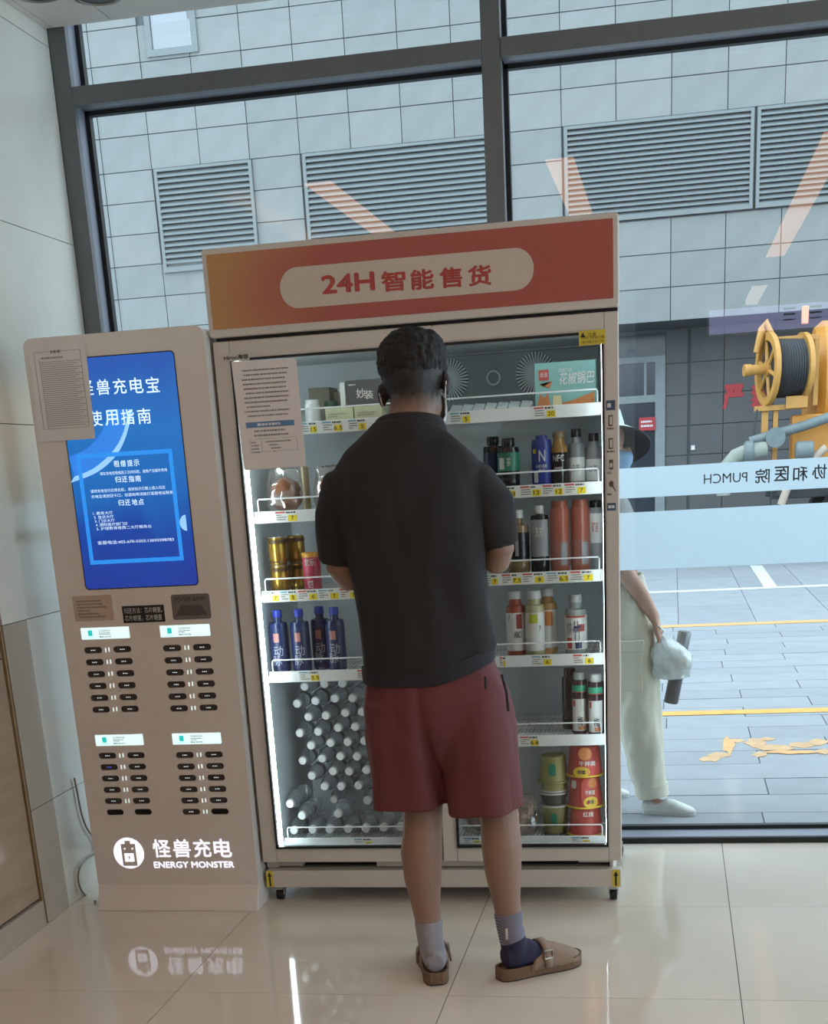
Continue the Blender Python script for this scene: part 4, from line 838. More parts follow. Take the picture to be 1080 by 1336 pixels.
# top shelf right: teal snack box, flat white packs
zt = 1.541 + DZ
M_tealbox = mat('teal_snack_box', '#7fb0ad', rough=0.5, var=0.05); M_orange = mat('orange_print', '#c07a45', rough=0.5); M_redp = mat('red_print', '#b54a44', rough=0.5); M_cream = mat('cream_print', '#d6cc9c', rough=0.5)
def pr3(t):
    y = 4.4385; q = MB(); q.text('花椒锅巴', -0.345, -0.238, zt + 0.070, zt + 0.104, y - 0.0004, 0, 0.012, slant=0.004); q.text('麻辣风味', -0.345, -0.305, zt + 0.104, zt + 0.116, y - 0.0004, 0)
    q.plate(-0.405, -0.375, zt + 0.085, zt + 0.115, y, 1); q.text('洽洽', -0.402, -0.378, zt + 0.094, zt + 0.108, y - 0.0004, 0)
    q.prism([(-0.405, zt + 0.075), (-0.372, zt + 0.062), (-0.365, zt + 0.082), (-0.39, zt + 0.068)], y - 0.0004, y, 2); q.prism([(-0.415, zt + 0.0), (-0.37, zt), (-0.378, zt + 0.05), (-0.39, zt + 0.035), (-0.402, zt + 0.048)], y - 0.0004, y, 2)
    q.prism([(-0.36, zt), (-0.238, zt), (-0.238, zt + 0.045), (-0.27, zt + 0.035), (-0.31, zt + 0.022), (-0.355, zt + 0.016)], y - 0.0004, y, 2); q.prism([(-0.365, zt + 0.002), (-0.335, zt + 0.002), (-0.338, zt + 0.04), (-0.362, zt + 0.04)], y - 0.0008, y - 0.0004, 3)
    q.build('lettering', [M_wprint, M_redp, M_orange, M_cream], t, smooth=0)
carton('teal snack carton with white characters and orange print', -0.418, -0.232, 4.44, 4.50, zt, zt + 0.135, M_tealbox, None, 'snack_box', pr3)
M_foil = mat('white_foil_pack', '#b9c2c4', rough=0.35, var=0.12, scale=25, bump=0.3)
for k in range(7):
    x = -0.675 + 0.036 * k; q = MB(); q.loft([[(x + dx, 4.375, zt + dz) for dx, dz in ((0.001, 0.001), (0.033, 0.001), (0.033, 0.012), (0.001, 0.016))], [(x + dx, 4.43, zt + dz) for dx, dz in ((0.001, 0.001), (0.034, 0.001), (0.034, 0.030), (0.001, 0.033))], [(x + dx, 4.50, zt + dz) for dx, dz in ((0.001, 0.001), (0.033, 0.001), (0.033, 0.020), (0.001, 0.022))]])
    tag(q.build('snack_pack', M_foil, None, bevel=0.003), f'flat white foil pack, {["first", "second", "third", "fourth", "fifth", "sixth", "seventh"][k]} from the man in the row beside the teal carton', 'snack', 'white foil packs on the top shelf')
# second shelf right
zt = 1.318 + DZ
M_dkbot = mat('dark_bottle', '#181c20', rough=0.2); M_green = mat('green_label', '#2f7a62', rough=0.4); M_blulab = mat('blue_label', '#26388a', rough=0.35); M_juice = mat('amber_juice', '#8a6a35', rough=0.25); M_amcap = mat('amber_cap', '#7a6a50', rough=0.4); M_pale = mat('pale_drink', '#7d8285', rough=0.3, var=0.1)
bottle('dark bottle with a green label on the second shelf', -0.503, zt, 0.150, 0.034, M_dkbot, M_dkbot, (0.36, 0.72, M_green), [('#', -0.85, -0.3, 0.40, 0.62, M_w), ('茶', -0.1, 0.3, 0.45, 0.62, M_w)], sh=0.76, neck=0.5)
bottle('dark bottle behind the green-labelled bottle', -0.56, zt, 0.158, 0.032, M_dkbot, M_dkbot, (0.3, 0.7, M_navy), y=4.50, sh=0.76, neck=0.5)
bottle('royal blue bottle with white lettering on the second shelf', -0.400, zt, 0.152, 0.031, M_blulab, M_blulab, (0.10, 0.84, M_blulab), [('N', -0.2, 0.45, 0.50, 0.72, M_w), ('NEVER', -0.5, 0.6, 0.38, 0.44, M_w), ('魔爪', -0.3, 0.4, 0.30, 0.36, M_w), ('#', -0.8, -0.3, 0.10, 0.30, M_w), ('#', -0.9, -0.5, 0.66, 0.74, M_yst)], sh=0.86, neck=0.5)
bottle('amber juice bottle with a black label lettered NFC', -0.347, zt, 0.160, 0.026, M_juice, M_amcap, (0.06, 0.62, M_dkbot), [('NFC', -0.7, 0.7, 0.46, 0.58, M_w), ('100%', -0.5, 0.5, 0.32, 0.36, M_wprint)], sh=0.66, neck=0.62, caph=0.018)
bottle('pale grey drink bottle beside the amber NFC bottle', -0.296, zt, 0.165, 0.026, M_pale, M_dkbot, (0.08, 0.5, M_w), [('白茶', -0.5, 0.5, 0.25, 0.38, M_print)], sh=0.68, neck=0.5, y=4.45)
bottle('pale grey drink bottle at the lit right side of the second shelf', -0.244, zt, 0.150, 0.026, M_pale, M_dkbot, (0.08, 0.5, M_w), [('白茶', -0.5, 0.5, 0.25, 0.38, M_print)], sh=0.68, neck=0.5, y=4.47)
# third shelf right
zt = 1.059 + DZ
M_tea = mat('brown_tea', '#7a6546', rough=0.25); M_coral = mat('coral_juice', '#9c5a4a', rough=0.3, var=0.08); M_grey = mat('grey_label', '#8a9096', rough=0.5)
bottle('tea bottle with white cap and dark navy label on the third shelf', -0.480, zt, 0.196, 0.034, M_tea, M_capw, (0.22, 0.66, M_dkbot), [('#', -0.2, 0.1, 0.3, 0.55, M_grey)], sh=0.70)
bottle('dark bottle with white cap and grey label on the third shelf', -0.412, zt, 0.206, 0.029, M_dkbot, M_capw, (0.26, 0.80, M_grey), [('东方', -0.4, 0.4, 0.55, 0.70, M_w)], sh=0.80)
bottle('tall coral juice bottle next to the grey-labelled bottle', -0.350, zt, 0.218, 0.030, M_coral, M_coral, (0.10, 0.46, mat('dull_pink_label', '#96645c', rough=0.4)), [('#', 0.2, 0.9, 0.12, 0.42, M_grey)], sh=0.84, neck=0.7)
bottle('tall coral juice bottle second from the lit right side', -0.286, zt, 0.218, 0.030, M_coral, M_coral, (0.10, 0.46, mat('dull_pink_label', '#96645c')), [('#', 0.2, 0.9, 0.12, 0.42, M_grey)], sh=0.84, neck=0.7, y=4.43)
bottle('grey bottle with black cap and pale label on the third shelf', -0.240, zt, 0.212, 0.026, M_grey, M_dkbot, (0.40, 0.82, M_w), [('矿泉', -0.4, 0.4, 0.55, 0.70, M_redp)], sh=0.84, neck=0.6, y=4.46)
# fourth shelf right
zt = 0.803 + DZ
M_redtea = mat('red_fruit_tea', '#96503f', rough=0.3); M_lime = mat('pale_lime_tea', '#a9ab86', rough=0.3); M_lim2 = mat('lime_print', '#a8b83a', rough=0.5); M_peach = mat('peach_print', '#8f4038', rough=0.5)
bottle('red fruit tea bottle with white cap on the fourth shelf', -0.496, zt, 0.206, 0.031, M_redtea, M_capw, (0.10, 0.68, M_w), [('#', 0.15, 0.75, 0.44, 0.66, M_peach), ('7', -0.75, -0.55, 0.56, 0.64, M_blk), ('ABC1', -0.1, 0.7, 0.30, 0.40, M_blk)], 'fruit teas on the fourth shelf', sh=0.72, neck=0.58)
bottle('pale lime fruit tea bottle with white cap on the fourth shelf', -0.434, zt, 0.206, 0.031, M_lime, M_capw, (0.10, 0.68, M_w), [('#', -0.5, 0.4, 0.52, 0.66, M_lim2), ('7', 0.55, 0.75, 0.40, 0.48, M_blk)], 'fruit teas on the fourth shelf', sh=0.72, neck=0.58, y=4.405)
bottle('orange fruit tea bottle tucked behind the pale lime one', -0.398, zt, 0.206, 0.031, mat('orange_tea', '#a98550', rough=0.3), M_capw, (0.10, 0.68, M_w), [('#', -0.3, 0.6, 0.44, 0.66, M_orange)], 'fruit teas on the fourth shelf', sh=0.72, neck=0.58, y=4.47)
M_clearb = mat('milky_clear_drink', '#8f9a98', rough=0.25, var=0.1)
bottle('clear-capped bottle with white and red patterned label standing alone', -0.304, zt, 0.188, 0.035, M_clearb, mat('clear_cap', '#9fa8aa', rough=0.25), (0.10, 0.66, M_w), [('#', -1.0, 1.0, 0.63, 0.66, M_redp), ('#', 0.2, 0.9, 0.40, 0.52, M_peach), ('#', -0.8, -0.3, 0.12, 0.30, M_redp), ('竹', -0.2, 0.5, 0.2, 0.58, M_navy), ('沏茶', -0.85, -0.3, 0.35, 0.55, M_print), ('#', 0.0, 0.6, 0.12, 0.22, M_navy)], sh=0.70, neck=0.5)
# fifth shelf right
zt = 0.545 + DZ
M_grn = mat('bright_green_print', '#2f9a78', rough=0.5)
for x, y, hh, lab in ((-0.297, 4.43, 0.200, 'dark tea bottle with white label, the one set further in'), (-0.243, 4.40, 0.196, 'dark tea bottle with white label beside the lit door edge')):
    bottle(lab, x, zt, hh, 0.026, mat('plum_tea', '#3a2a30', rough=0.2), M_capw if x > -0.27 else mat('clear_cap', '#9fa8aa'), (0.06, 0.58, M_w), [('#', -0.75, -0.45, 0.46, 0.56, M_redp), ('梅', -0.2, 0.5, 0.14, 0.30, M_blk), ('#', -0.1, 0.7, 0.08, 0.14, M_orange), ('#', -1.3, -0.95, 0.06, 0.58, mat('plum_tea', '#3a2a30')), ('#', 0.95, 1.3, 0.06, 0.58, mat('plum_tea', '#3a2a30')), ('#', -1.0, 1.0, 0.70, 0.80, M_grn), ('#', -1.0, 1.0, 0.685, 0.70, M_redp)], 'dark tea bottles on the fifth shelf', y=y, sh=0.82, neck=0.62)
bottle('dark tea bottle in shade behind the white-labelled pair', -0.335, zt, 0.2, 0.026, M_dkbot, M_dkbot, y=4.52, sh=0.8, neck=0.6)
# bottom right: noodle cups and bags
zt = 0.206 + DZ
M_rcup = mat('red_noodle_cup', '#a8433c', rough=0.45, var=0.12, scale=20); M_ylid = mat('yellow_noodle_lid', '#d2b53a', rough=0.45); M_gcup = mat('olive_noodle_cup', '#8b8a58', rough=0.45, var=0.1, scale=20); M_steel = mat('cup_sleeve_dark', '#4d4f45', rough=0.4); M_foilid = mat('silver_lid', '#b5bab5', rough=0.35)
def cup(label, x, y, z, h, rb, rt, m, lm, group, prints=()):
    """rb radius at the bottom, rt at the top; the lid sits on the wider end"""
    t = thing('noodle_cup', label, 'noodle cup', (x, y, z), group); up = rt > rb
    q = MB(); q.lathe([(rb * 0.95, 0.001), (rb, 0.004), (rt, h - 0.004), (rt * 0.95, h - 0.001)], 28, (x, y, z)); q.build('cup_body', m, t)
    w_ = max(rb, rt); zz = (h - 0.007) if up else 0.0; q = MB(); q.lathe([(w_ * 0.9, zz), (w_ + 0.004, zz + 0.001), (w_ + 0.004, zz + 0.006), (w_ * 0.98, zz + 0.007)], 28, (x, y, z)); q.build('lid', lm, t)
    if prints:
        q = MB(); ms = []
        for s, a0, a1, b0, b1, m2 in prints:
            if m2 not in ms: ms.append(m2)
            rm = rb + (rt - rb) * (b0 + b1) / 2; mi = ms.index(m2)
            if s in '#o':
                n = 14; vs = []
                for i in range(n):
                    an = 2 * PI * i / n; aa = (a0 + a1) / 2 + (a1 - a0) / 2 * math.cos(an); bb = (b0 + b1) / 2 + (b1 - b0) / 2 * math.sin(an)
                    if s == '#': cs_, sn_ = math.cos(an), math.sin(an); k_ = 1 / max(abs(cs_), abs(sn_)); aa = (a0 + a1) / 2 + (a1 - a0) / 2 * cs_ * k_; bb = (b0 + b1) / 2 + (b1 - b0) / 2 * sn_ * k_
                    r_ = rb + (rt - rb) * bb + 0.0016 + 0.0004 * len(ms); vs.append((x + r_ * math.sin(aa), y - r_ * math.cos(aa), z + h * bb))
                r_ = rb + (rt - rb) * (b0 + b1) / 2 + 0.0020 + 0.0004 * len(ms); am = (a0 + a1) / 2; vs.append((x + r_ * math.sin(am), y - r_ * math.cos(am), z + h * (b0 + b1) / 2))
                q.add(vs, [(i, (i + 1) % n, n) for i in range(n)], mi)
            else: q.text(s, x + a0 * rm, x + a1 * rm, z + h * b0, z + h * b1, y, mi, 0.015, bend=(x, y, rm + 0.0042))
        q.build('label', ms, t, smooth=60)
    return t
for k, (h, pr_) in enumerate(((0.095, [('#', -0.9, 0.5, 0.1, 0.95, M_redp), ('红烧', -0.1, 0.6, 0.72, 0.90, M_wprint)]), (0.104, [('#', -0.2, 0.9, 0.15, 0.95, M_redp), ('o', -0.05, 0.85, 0.02, 0.40, M_ylid), ('o', 0.25, 0.85, 0.66, 0.98, M_orange), ('干拌面', 0.05, 0.7, 0.45, 0.60, M_wprint), ('拌面', 0.2, 0.6, 0.16, 0.3, M_navy), ('#', -0.9, -0.5, 0.65, 0.9, M_w)]), (0.102, [('#', 0.2, 1.0, 0.02, 0.45, M_redp), ('o', -0.65, 0.35, 0.02, 0.36, M_ylid), ('o', -0.35, 0.5, 0.56, 0.98, M_orange), ('干拌面', -0.3, 0.75, 0.38, 0.54, M_wprint), ('拌面', -0.4, 0.1, 0.12, 0.26, M_navy)]))):
    z = zt + (0.0, 0.0962, 0.2014)[k]; cup(f'red noodle cup upside down, {("bottom", "middle", "top")[k]} one of the stack of three', -0.283, 4.43, z, h, 0.058, 0.048, M_rcup, M_ylid, 'red noodle cups', pr_)
gz = zt
for k, (h, rb, rt, m, lm, nm) in enumerate(((0.100, 0.038, 0.046, M_gcup, M_foilid, 'bottom'), (0.042, 0.040, 0.046, M_steel, M_foilid, 'third'), (0.030, 0.044, 0.042, M_gcup, M_foilid, 'second'), (0.090, 0.050, 0.042, M_gcup, M_gcup, 'top'))):
    cup(f'olive noodle cup, {nm} one of the stack beside the red cups', -0.387 - 0.002 * (k % 2), 4.45, gz, h, rb, rt, m, lm, 'olive noodle cups', [('#', -0.25, 0.25, 0.3, 0.75, M_green)] if h > 0.08 else ()); gz += h + 0.0012
M_sn1 = mat('dark_snack_bag', '#5a4a46', rough=0.35, var=0.4, scale=18); M_sn2 = mat('red_brown_snack', '#7a4038', rough=0.4, var=0.3, scale=18)
bag('dark crinkled snack bag on the bottom shelf beside the olive cups', -0.50, 4.45, zt, 0.12, 0.13, 0.09, M_sn1, 'crinkled snack bags on the bottom shelf', 9, name='snack_bag'); bag('red-brown crinkled snack bag behind the man\'s calf', -0.638, 4.46, zt, 0.13, 0.12, 0.09, M_sn2, 'crinkled snack bags on the bottom shelf', 12, name='snack_bag')
# bottom left: water bottles lying with their caps to the front
M_water = glassy('water_bottle_plastic', tint=(0.86, 0.90, 0.92), refl=0.13, rough=0.06, milk=0.15, milkcol=(0.66, 0.72, 0.75))
def water():
    t = thing('water_bottle', 'w', 'bottle', (0, 0, 0), 'lying water bottles')
    q = MB(); q.lathe([(0.015, 0.002), (0.024, 0.0), (0.0275, 0.006), (0.0275, 0.05), (0.0262, 0.053), (0.0275, 0.056), (0.0275, 0.085), (0.0262, 0.088), (0.0275, 0.091), (0.0275, 0.128), (0.025, 0.146), (0.017, 0.166), (0.0125, 0.176), (0.0125, 0.186)], 22); q.build('bottle_body', M_water, t)
    q = MB(); q.lathe([(0.0145, 0.176), (0.0150, 0.178), (0.0146, 0.192), (0.0125, 0.195), (0.001, 0.195)], 20); q.build('cap', M_capw, t)
    q = MB(); q.lathe([(0.0279, 0.092), (0.0279, 0.124)], 22, cap=False); q.build('label', mat('clear_pale_label', '#7f8a90', rough=0.4, var=0.2, scale=30), t); return t
wproto = water()
caps = [(237, 108), (344, 93), (441, 90), (196, 200), (295, 186), (400, 172), (497, 170), (258, 272), (352, 265), (457, 250), (548, 245), (211, 360), (310, 352), (418, 331), (511, 326), (272, 427), (377, 413), (470, 408), (560, 403), (226, 510), (332, 498), (431, 486), (520, 487), (276, 592), (391, 567), (478, 568), (572, 562), (346, 650), (434, 650), (529, 645), (397, 722), (577, 727), (664, 733)]
LB = 0.195; wk = kids(wproto); first = True
def put(u, v, yc, label, dz=0.0, tilt=0.0):
    global first
    c = at(340 + u / 4.154, 870 + v / 4.154, yc); loc = (c.x, c.y + LB, c.z + dz)
    if first: o = wproto; o.location = loc; first = False
    else: o = copy_tree(wproto, loc, children=wk)
    o.rotation_euler = (PI / 2 + tilt, 0, 0); o['label'] = label; return o
rows_ = [3, 4, 4, 4, 4, 4, 4, 3, 3]; ci = 0; onames = ['top', 'second', 'third', 'fourth', 'fifth', 'sixth', 'seventh', 'eighth', 'lowest']; pnames = ['nearest the lit wall', 'second from the lit wall', 'third from the lit wall', 'fourth from the lit wall']
for ri, rn in enumerate(rows_):
    for rk in range(rn):
        u, v = caps[ci]; ci += 1
        o = put(u, v, 4.578 if (u, v) == (397, 722) else 4.50, f'clear lying water bottle in the pile, {onames[ri]} row, {pnames[rk]}')
        if o.location.x < -1.29: o.location.x = -1.2905
for u, v, lab in ((153, 744, 'clear water bottle lying at the lit side wall on the front row'), (223, 808, 'clear water bottle resting over the gap of the first two front ones'), (418, 797, 'clear water bottle lying highest in the middle of the front row')):
    o = put(u, v, 4.376, lab)
    if o.location.x < -1.29: o.location.x = -1.2905
for k, (u, v) in enumerate(((179, 888), (280, 885), (373, 882), (471, 880), (568, 877), (665, 873), (755, 870), (850, 866))): put(u, v, 4.378, 'clear water bottle in the front row on the bottom shelf, ' + ['first', 'second', 'third', 'fourth', 'fifth', 'sixth', 'seventh', 'eighth'][k] + ' from the lit wall')

# ================================================================== MAN AT THE MACHINE
def skin_mat():
    m = mat('tan_skin', '#866a5a', rough=0.55, var=0.05, scale=9, bump=0.08, bscale=150)
    return m
def head_skin_mat(zfade, zfull):
    """skin with short dark stubble growing denser up the back of the head"""
    m = bpy.data.materials.new('skin_with_hair_stubble'); m.use_nodes = True; nt = m.node_tree; N = nt.nodes; L = nt.links; p = N['Principled BSDF']
    tc = N.new('ShaderNodeTexCoord'); sp = N.new('ShaderNodeSeparateXYZ'); L.new(tc.outputs['Object'], sp.inputs[0])
    nz = N.new('ShaderNodeTexNoise'); nz.inputs['Scale'].default_value = 60; L.new(tc.outputs['Object'], nz.inputs['Vector'])
    a = N.new('ShaderNodeMath'); a.operation = 'MULTIPLY_ADD'; a.inputs[1].default_value = 0.03; L.new(nz.outputs[0], a.inputs[0]); L.new(sp.outputs['Z'], a.inputs[2])
    mr = N.new('ShaderNodeMapRange'); mr.inputs[1].default_value = zfade + 0.015; mr.inputs[2].default_value = zfull + 0.015; L.new(a.outputs[0], mr.inputs[0])
    yr = N.new('ShaderNodeMapRange'); yr.inputs[1].default_value = 0.07; yr.inputs[2].default_value = 0.10; yr.inputs[3].default_value = 1; yr.inputs[4].default_value = 0; L.new(sp.outputs['Y'], yr.inputs[0])
    mu = N.new('ShaderNodeMath'); mu.operation = 'MULTIPLY'; L.new(mr.outputs[0], mu.inputs[0]); L.new(yr.outputs[0], mu.inputs[1])
    mx = N.new('ShaderNodeMix'); mx.data_type = 'RGBA'; L.new(mu.outputs[0], mx.inputs[0]); mx.inputs[6].default_value = (*lin('#866a5a'), 1); mx.inputs[7].default_value = (*lin('#171210'), 1)
    L.new(mx.outputs[2], p.inputs['Base Color']); p.inputs['Roughness'].default_value = 0.55; return m
M_skin = skin_mat()
M_hair = mat('black_hair', '#0c0b0b', rough=0.75, var=0.4, scale=60, bump=0.9, bscale=160, stretch=(1, 1, 0.35))
M_shirt = mat('black_pique_polo', '#1d1c1e', rough=0.85, var=0.08, scale=8, bump=0.25, bscale=500)
M_hem = mat('navy_hem', '#1f1f26', rough=0.85, var=0.06)
M_shorts = mat('brick_red_twill', '#5f2d30', rough=0.8, var=0.06, scale=6, bump=0.15, bscale=400)
M_sockg = mat('grey_ribbed_sock', '#8d8b92', rough=0.9, var=0.1, scale=40, bump=0.6, bscale=120, stretch=(1, 1, 0.05))
M_suede = mat('taupe_suede', '#8c7868', rough=0.9, var=0.1, scale=30, bump=0.2, bscale=300)
M_cork = mat('brown_cork_sole', '#6e5642', rough=0.85, var=0.2, scale=90)
M_outsole = mat('dark_outsole', '#2c2926', rough=0.8)
M_mask = mat('white_face_mask', '#cfd6d8', rough=0.8, var=0.03)
PO = Vector((-0.60, 3.60, 0))

def foot_frame(heel, d):
    d = Vector((d[0], d[1], 0)).normalized(); n = Vector((d.y, -d.x, 0)); h = Vector((heel[0], heel[1], 0))
    return lambda s, t, z: h + d * s + n * t + Vector((0, 0, z))
def head(mb, c, wd=0.075, dp=0.097, ht=0.115, fwd=Vector((0, 1, 0)), pitch=0.0, roll=0.0):
    """skull, jaw, nose and ears; fwd is where the face looks"""
    f = fwd.normalized(); s = Vector((f.y, -f.x, 0)); up = Vector((0, 0, 1))
    if pitch: rot = Matrix.Rotation(-pitch, 3, s); f2 = rot @ f; up = rot @ up
    else: f2 = f
    if roll: rl = Matrix.Rotation(roll, 3, f); f2 = rl @ f2; s = rl @ s; up = rl @ up
    P = lambda a, b, z: Vector(c) + s * a + f2 * b + up * z
    def el(ctr, rx, ry, rz, n=20, m=14):
        rings = []
        for k in range(m + 1):
            t = max(-PI / 2 + 0.03, min(PI / 2 - 0.03, -PI / 2 + PI * k / m))
            rings.append([P(ctr[0] + rx * math.cos(t) * math.cos(2 * PI * i / n), ctr[1] + ry * math.cos(t) * math.sin(2 * PI * i / n), ctr[2] + rz * math.sin(t)) for i in range(n)])
        mb.loft(rings)
    el((0, -0.012, 0.018), wd, dp * 0.93, ht * 0.80); el((0, 0.022, -0.045), wd * 0.78, dp * 0.70, ht * 0.60); el((0, 0.05, -0.085), wd * 0.42, dp * 0.36, ht * 0.20)
    el((0, 0.092, -0.022), 0.012, 0.016, 0.024, 10, 8); el((0, 0.098, -0.035), 0.016, 0.013, 0.010, 10, 8)
    for q in (-1, 1): el((q * (wd + 0.006), -0.012, -0.020), 0.012, 0.019, 0.031, 12, 10)
    return P
def hand(mb, wrist, d, palm_n, side, L=0.175, curl=0.5):
    """five separate, curled fingers; d points along the hand, palm_n out of the palm, side=+1/-1 picks the thumb side"""
    d = Vector(d).normalized(); pn = Vector(palm_n).normalized(); s = d.cross(pn).normalized() * side; W = Vector(wrist)
    mb.limb([(W - d * 0.02, 0.026, 0.019), (W + d * 0.02, 0.032, 0.016), (W + d * 0.06, 0.040, 0.014), (W + d * 0.088, 0.039, 0.012)], 14, ref=pn)
    for k, (off, ln) in enumerate(((0.028, 0.070), (0.0095, 0.079), (-0.0095, 0.073), (-0.027, 0.056))):
        p = W + d * 0.078 + s * off; a = 0; pts = [(p, 0.0085)]; dd = d
        for j, fr in enumerate((0.45, 0.32, 0.23)):
            a += curl * (0.5 + 0.3 * j); dd = d * math.cos(a) + pn * math.sin(a); p = p + dd * ln * fr; pts.append((p, 0.0083 - 0.0009 * (j + 1)))
        mb.limb(pts, 10, ref=s)
    p = W + d * 0.022 + s * 0.024; q = p + (d * 0.6 + s * 0.75 + pn * 0.25).normalized() * 0.036; r_ = q + (d * 0.85 + s * 0.2 + pn * 0.4).normalized() * 0.030; t_ = r_ + (d * 0.85 + pn * 0.5).normalized() * 0.022
    mb.limb([(p - s * 0.006, 0.013), (q, 0.0105), (r_, 0.0095), (t_, 0.0075)], 10, ref=pn)

fL = foot_frame((-0.650, 3.505), (-0.22, 0.975)); fR = foot_frame((-0.480, 3.553), (0.80, 0.60))
HC = Vector((-0.650, 3.660, 1.588))
b = MB()
P_ = head(b, HC, wd=0.079, dp=0.099, ht=0.118, fwd=Vector((0.05, 1, 0)), pitch=0.36, roll=-0.10)
b.limb([((-0.66, 3.585, 1.44), 0.066, 0.062), ((-0.655, 3.60, 1.50), 0.060, 0.060), ((-0.648, 3.63, 1.56), 0.057, 0.060), ((-0.645, 3.655, 1.62), 0.055, 0.058)], 18)
b.limb([((-0.640, 3.60, 0.86), 0.135, 0.085), ((-0.643, 3.605, 1.0), 0.128, 0.082), ((-0.65, 3.60, 1.15), 0.150, 0.095), ((-0.66, 3.595, 1.28), 0.150, 0.095), ((-0.665, 3.59, 1.37), 0.135, 0.075), ((-0.662, 3.59, 1.44), 0.10, 0.065)], 24)
EL, ER = Vector((-0.868, 3.615, 1.125)), Vector((-0.440, 3.615, 1.153))
HL, HR = Vector((-0.735, 3.835, 1.165)), Vector((-0.565, 3.845, 1.180))
b.limb([((-0.80, 3.595, 1.345), 0.038), ((-0.860, 3.605, 1.25), 0.040), (EL + Vector((0, -0.004, 0.02)), 0.038), (EL + Vector((0.012, 0.015, -0.004)), 0.038), (EL.lerp(HL, 0.3), 0.039, 0.037), (EL.lerp(HL, 0.65), 0.033, 0.030), (HL, 0.027, 0.020)], 16, ref=(1, 0, 0))
b.limb([((-0.53, 3.595, 1.345), 0.038), ((-0.458, 3.605, 1.26), 0.040), (ER + Vector((0, -0.004, 0.02)), 0.038), (ER + Vector((-0.012, 0.015, -0.004)), 0.038), (ER.lerp(HR, 0.3), 0.039, 0.037), (ER.lerp(HR, 0.65), 0.033, 0.030), (HR, 0.027, 0.020)], 16, ref=(1, 0, 0))
hand(b, HL, (0.45, 0.85, 0.15), (0.2, -0.2, 0.95), -1, curl=0.45); hand(b, HR, (-0.35, 0.9, 0.15), (0.9, 0.35, -0.1), -1, curl=0.75)
b.limb([((-0.705, 3.60, 0.84), 0.075), ((-0.705, 3.598, 0.72), 0.082), ((-0.688, 3.602, 0.58), 0.064), ((-0.680, 3.604, 0.50), 0.056), ((-0.682, 3.596, 0.44), 0.055), ((-0.687, 3.580, 0.37), 0.0595), ((-0.686, 3.572, 0.30), 0.053), ((-0.680, 3.566, 0.22), 0.041), ((-0.674, 3.562, 0.15), 0.0345), ((-0.668, 3.565, 0.09), 0.034)], 20)
b.limb([((-0.555, 3.60, 0.82), 0.075), ((-0.515, 3.60, 0.72), 0.081), ((-0.480, 3.605, 0.58), 0.064), ((-0.470, 3.606, 0.51), 0.055), ((-0.466, 3.600, 0.45), 0.054), ((-0.462, 3.588, 0.385), 0.0565), ((-0.460, 3.585, 0.31), 0.051), ((-0.454, 3.586, 0.235), 0.040), ((-0.448, 3.588, 0.165), 0.0345), ((-0.436, 3.588, 0.095), 0.033)], 20)
for f in (fL, fR):
    b.limb([(f(0.028, 0, 0.058), 0.026, 0.030), (f(0.05, 0, 0.062), 0.031, 0.036), (f(0.10, 0, 0.066), 0.034, 0.038), (f(0.15, 0.0, 0.050), 0.033, 0.021), (f(0.20, -0.002, 0.041), 0.031, 0.010), (f(0.232, -0.004, 0.039), 0.019, 0.007)], 16, ref=(0, 0, 1))
M_manskin = head_skin_mat(1.512, 1.565)
def person_root(mb, name, m, origin, voxel, smi=5):
    for i, v in enumerate(mb.v): mb.v[i] = v - origin
    o = mb.build(name, m, None); o.location = origin; fuse(o, voxel, smi); return o
man = person_root(b, 'person', M_manskin, PO, 0.0045)
tag(man, 'man in black polo and red shorts seen from behind at the vending machine', 'person')
def worn(mb, name, m, par, voxel=0.007, smi=6, wr=0.0, wscale=(8, 8, 3)):
    o = mb.build(name, m, par); return fuse(o, voxel, smi, wr, wscale) if voxel else o
# polo
b = MB()
tor = [(0.876, -0.642, 3.600, 0.182, 0.127), (0.90, -0.642, 3.600, 0.184, 0.127), (0.95, -0.644, 3.600, 0.181, 0.122), (1.03, -0.648, 3.600, 0.175, 0.116), (1.12, -0.655, 3.598, 0.174, 0.118), (1.22, -0.661, 3.592, 0.182, 0.122), (1.32, -0.667, 3.588, 0.194, 0.124), (1.385, -0.668, 3.588, 0.196, 0.114), (1.43, -0.667, 3.590, 0.160, 0.095), (1.465, -0.665, 3.592, 0.118, 0.082), (1.492, -0.662, 3.595, 0.086, 0.072)]
b.limb([((x, y, z), rx, ry) for z, x, y, rx, ry in tor], 36, power=2.35)
def tilt_hem(b):
    for p in b.v:
        if p.z < 0.96: p.z += 0.045 * max(0, (p.x + 0.62) / 0.15) ** 1.3 * min(1, (0.96 - p.z) / 0.08)
tilt_hem(b)
b.limb([((-0.79, 3.592, 1.375), 0.050), ((-0.836, 3.596, 1.345), 0.061), ((-0.864, 3.602, 1.28), 0.058), ((-0.874, 3.610, 1.20), 0.052), ((-0.880, 3.614, 1.163), 0.050)], 20, ref=(1, 0, 0))
b.limb([((-0.545, 3.592, 1.37), 0.050), ((-0.493, 3.596, 1.34), 0.061), ((-0.457, 3.602, 1.29), 0.057), ((-0.444, 3.610, 1.22), 0.051), ((-0.440, 3.614, 1.187), 0.049)], 20, ref=(1, 0, 0))
worn(b, 'polo_shirt', M_shirt, man, 0.0065, 5, 0.012, (9, 9, 4.0))
b = MB(); rings = []
for rad, dz in ((0.096, -0.012), (0.090, 0.012), (0.084, 0.024), (0.078, 0.028), (0.072, 0.022), (0.070, -0.01)):
    rings.append([(-0.660 + (rad + 0.002) * math.cos(2 * PI * i / 40), 3.605 + rad * 0.92 * math.sin(2 * PI * i / 40), 1.487 + dz - 0.030 * (math.sin(2 * PI * i / 40) * 0.5 + 0.5) + 0.004) for i in range(40)])
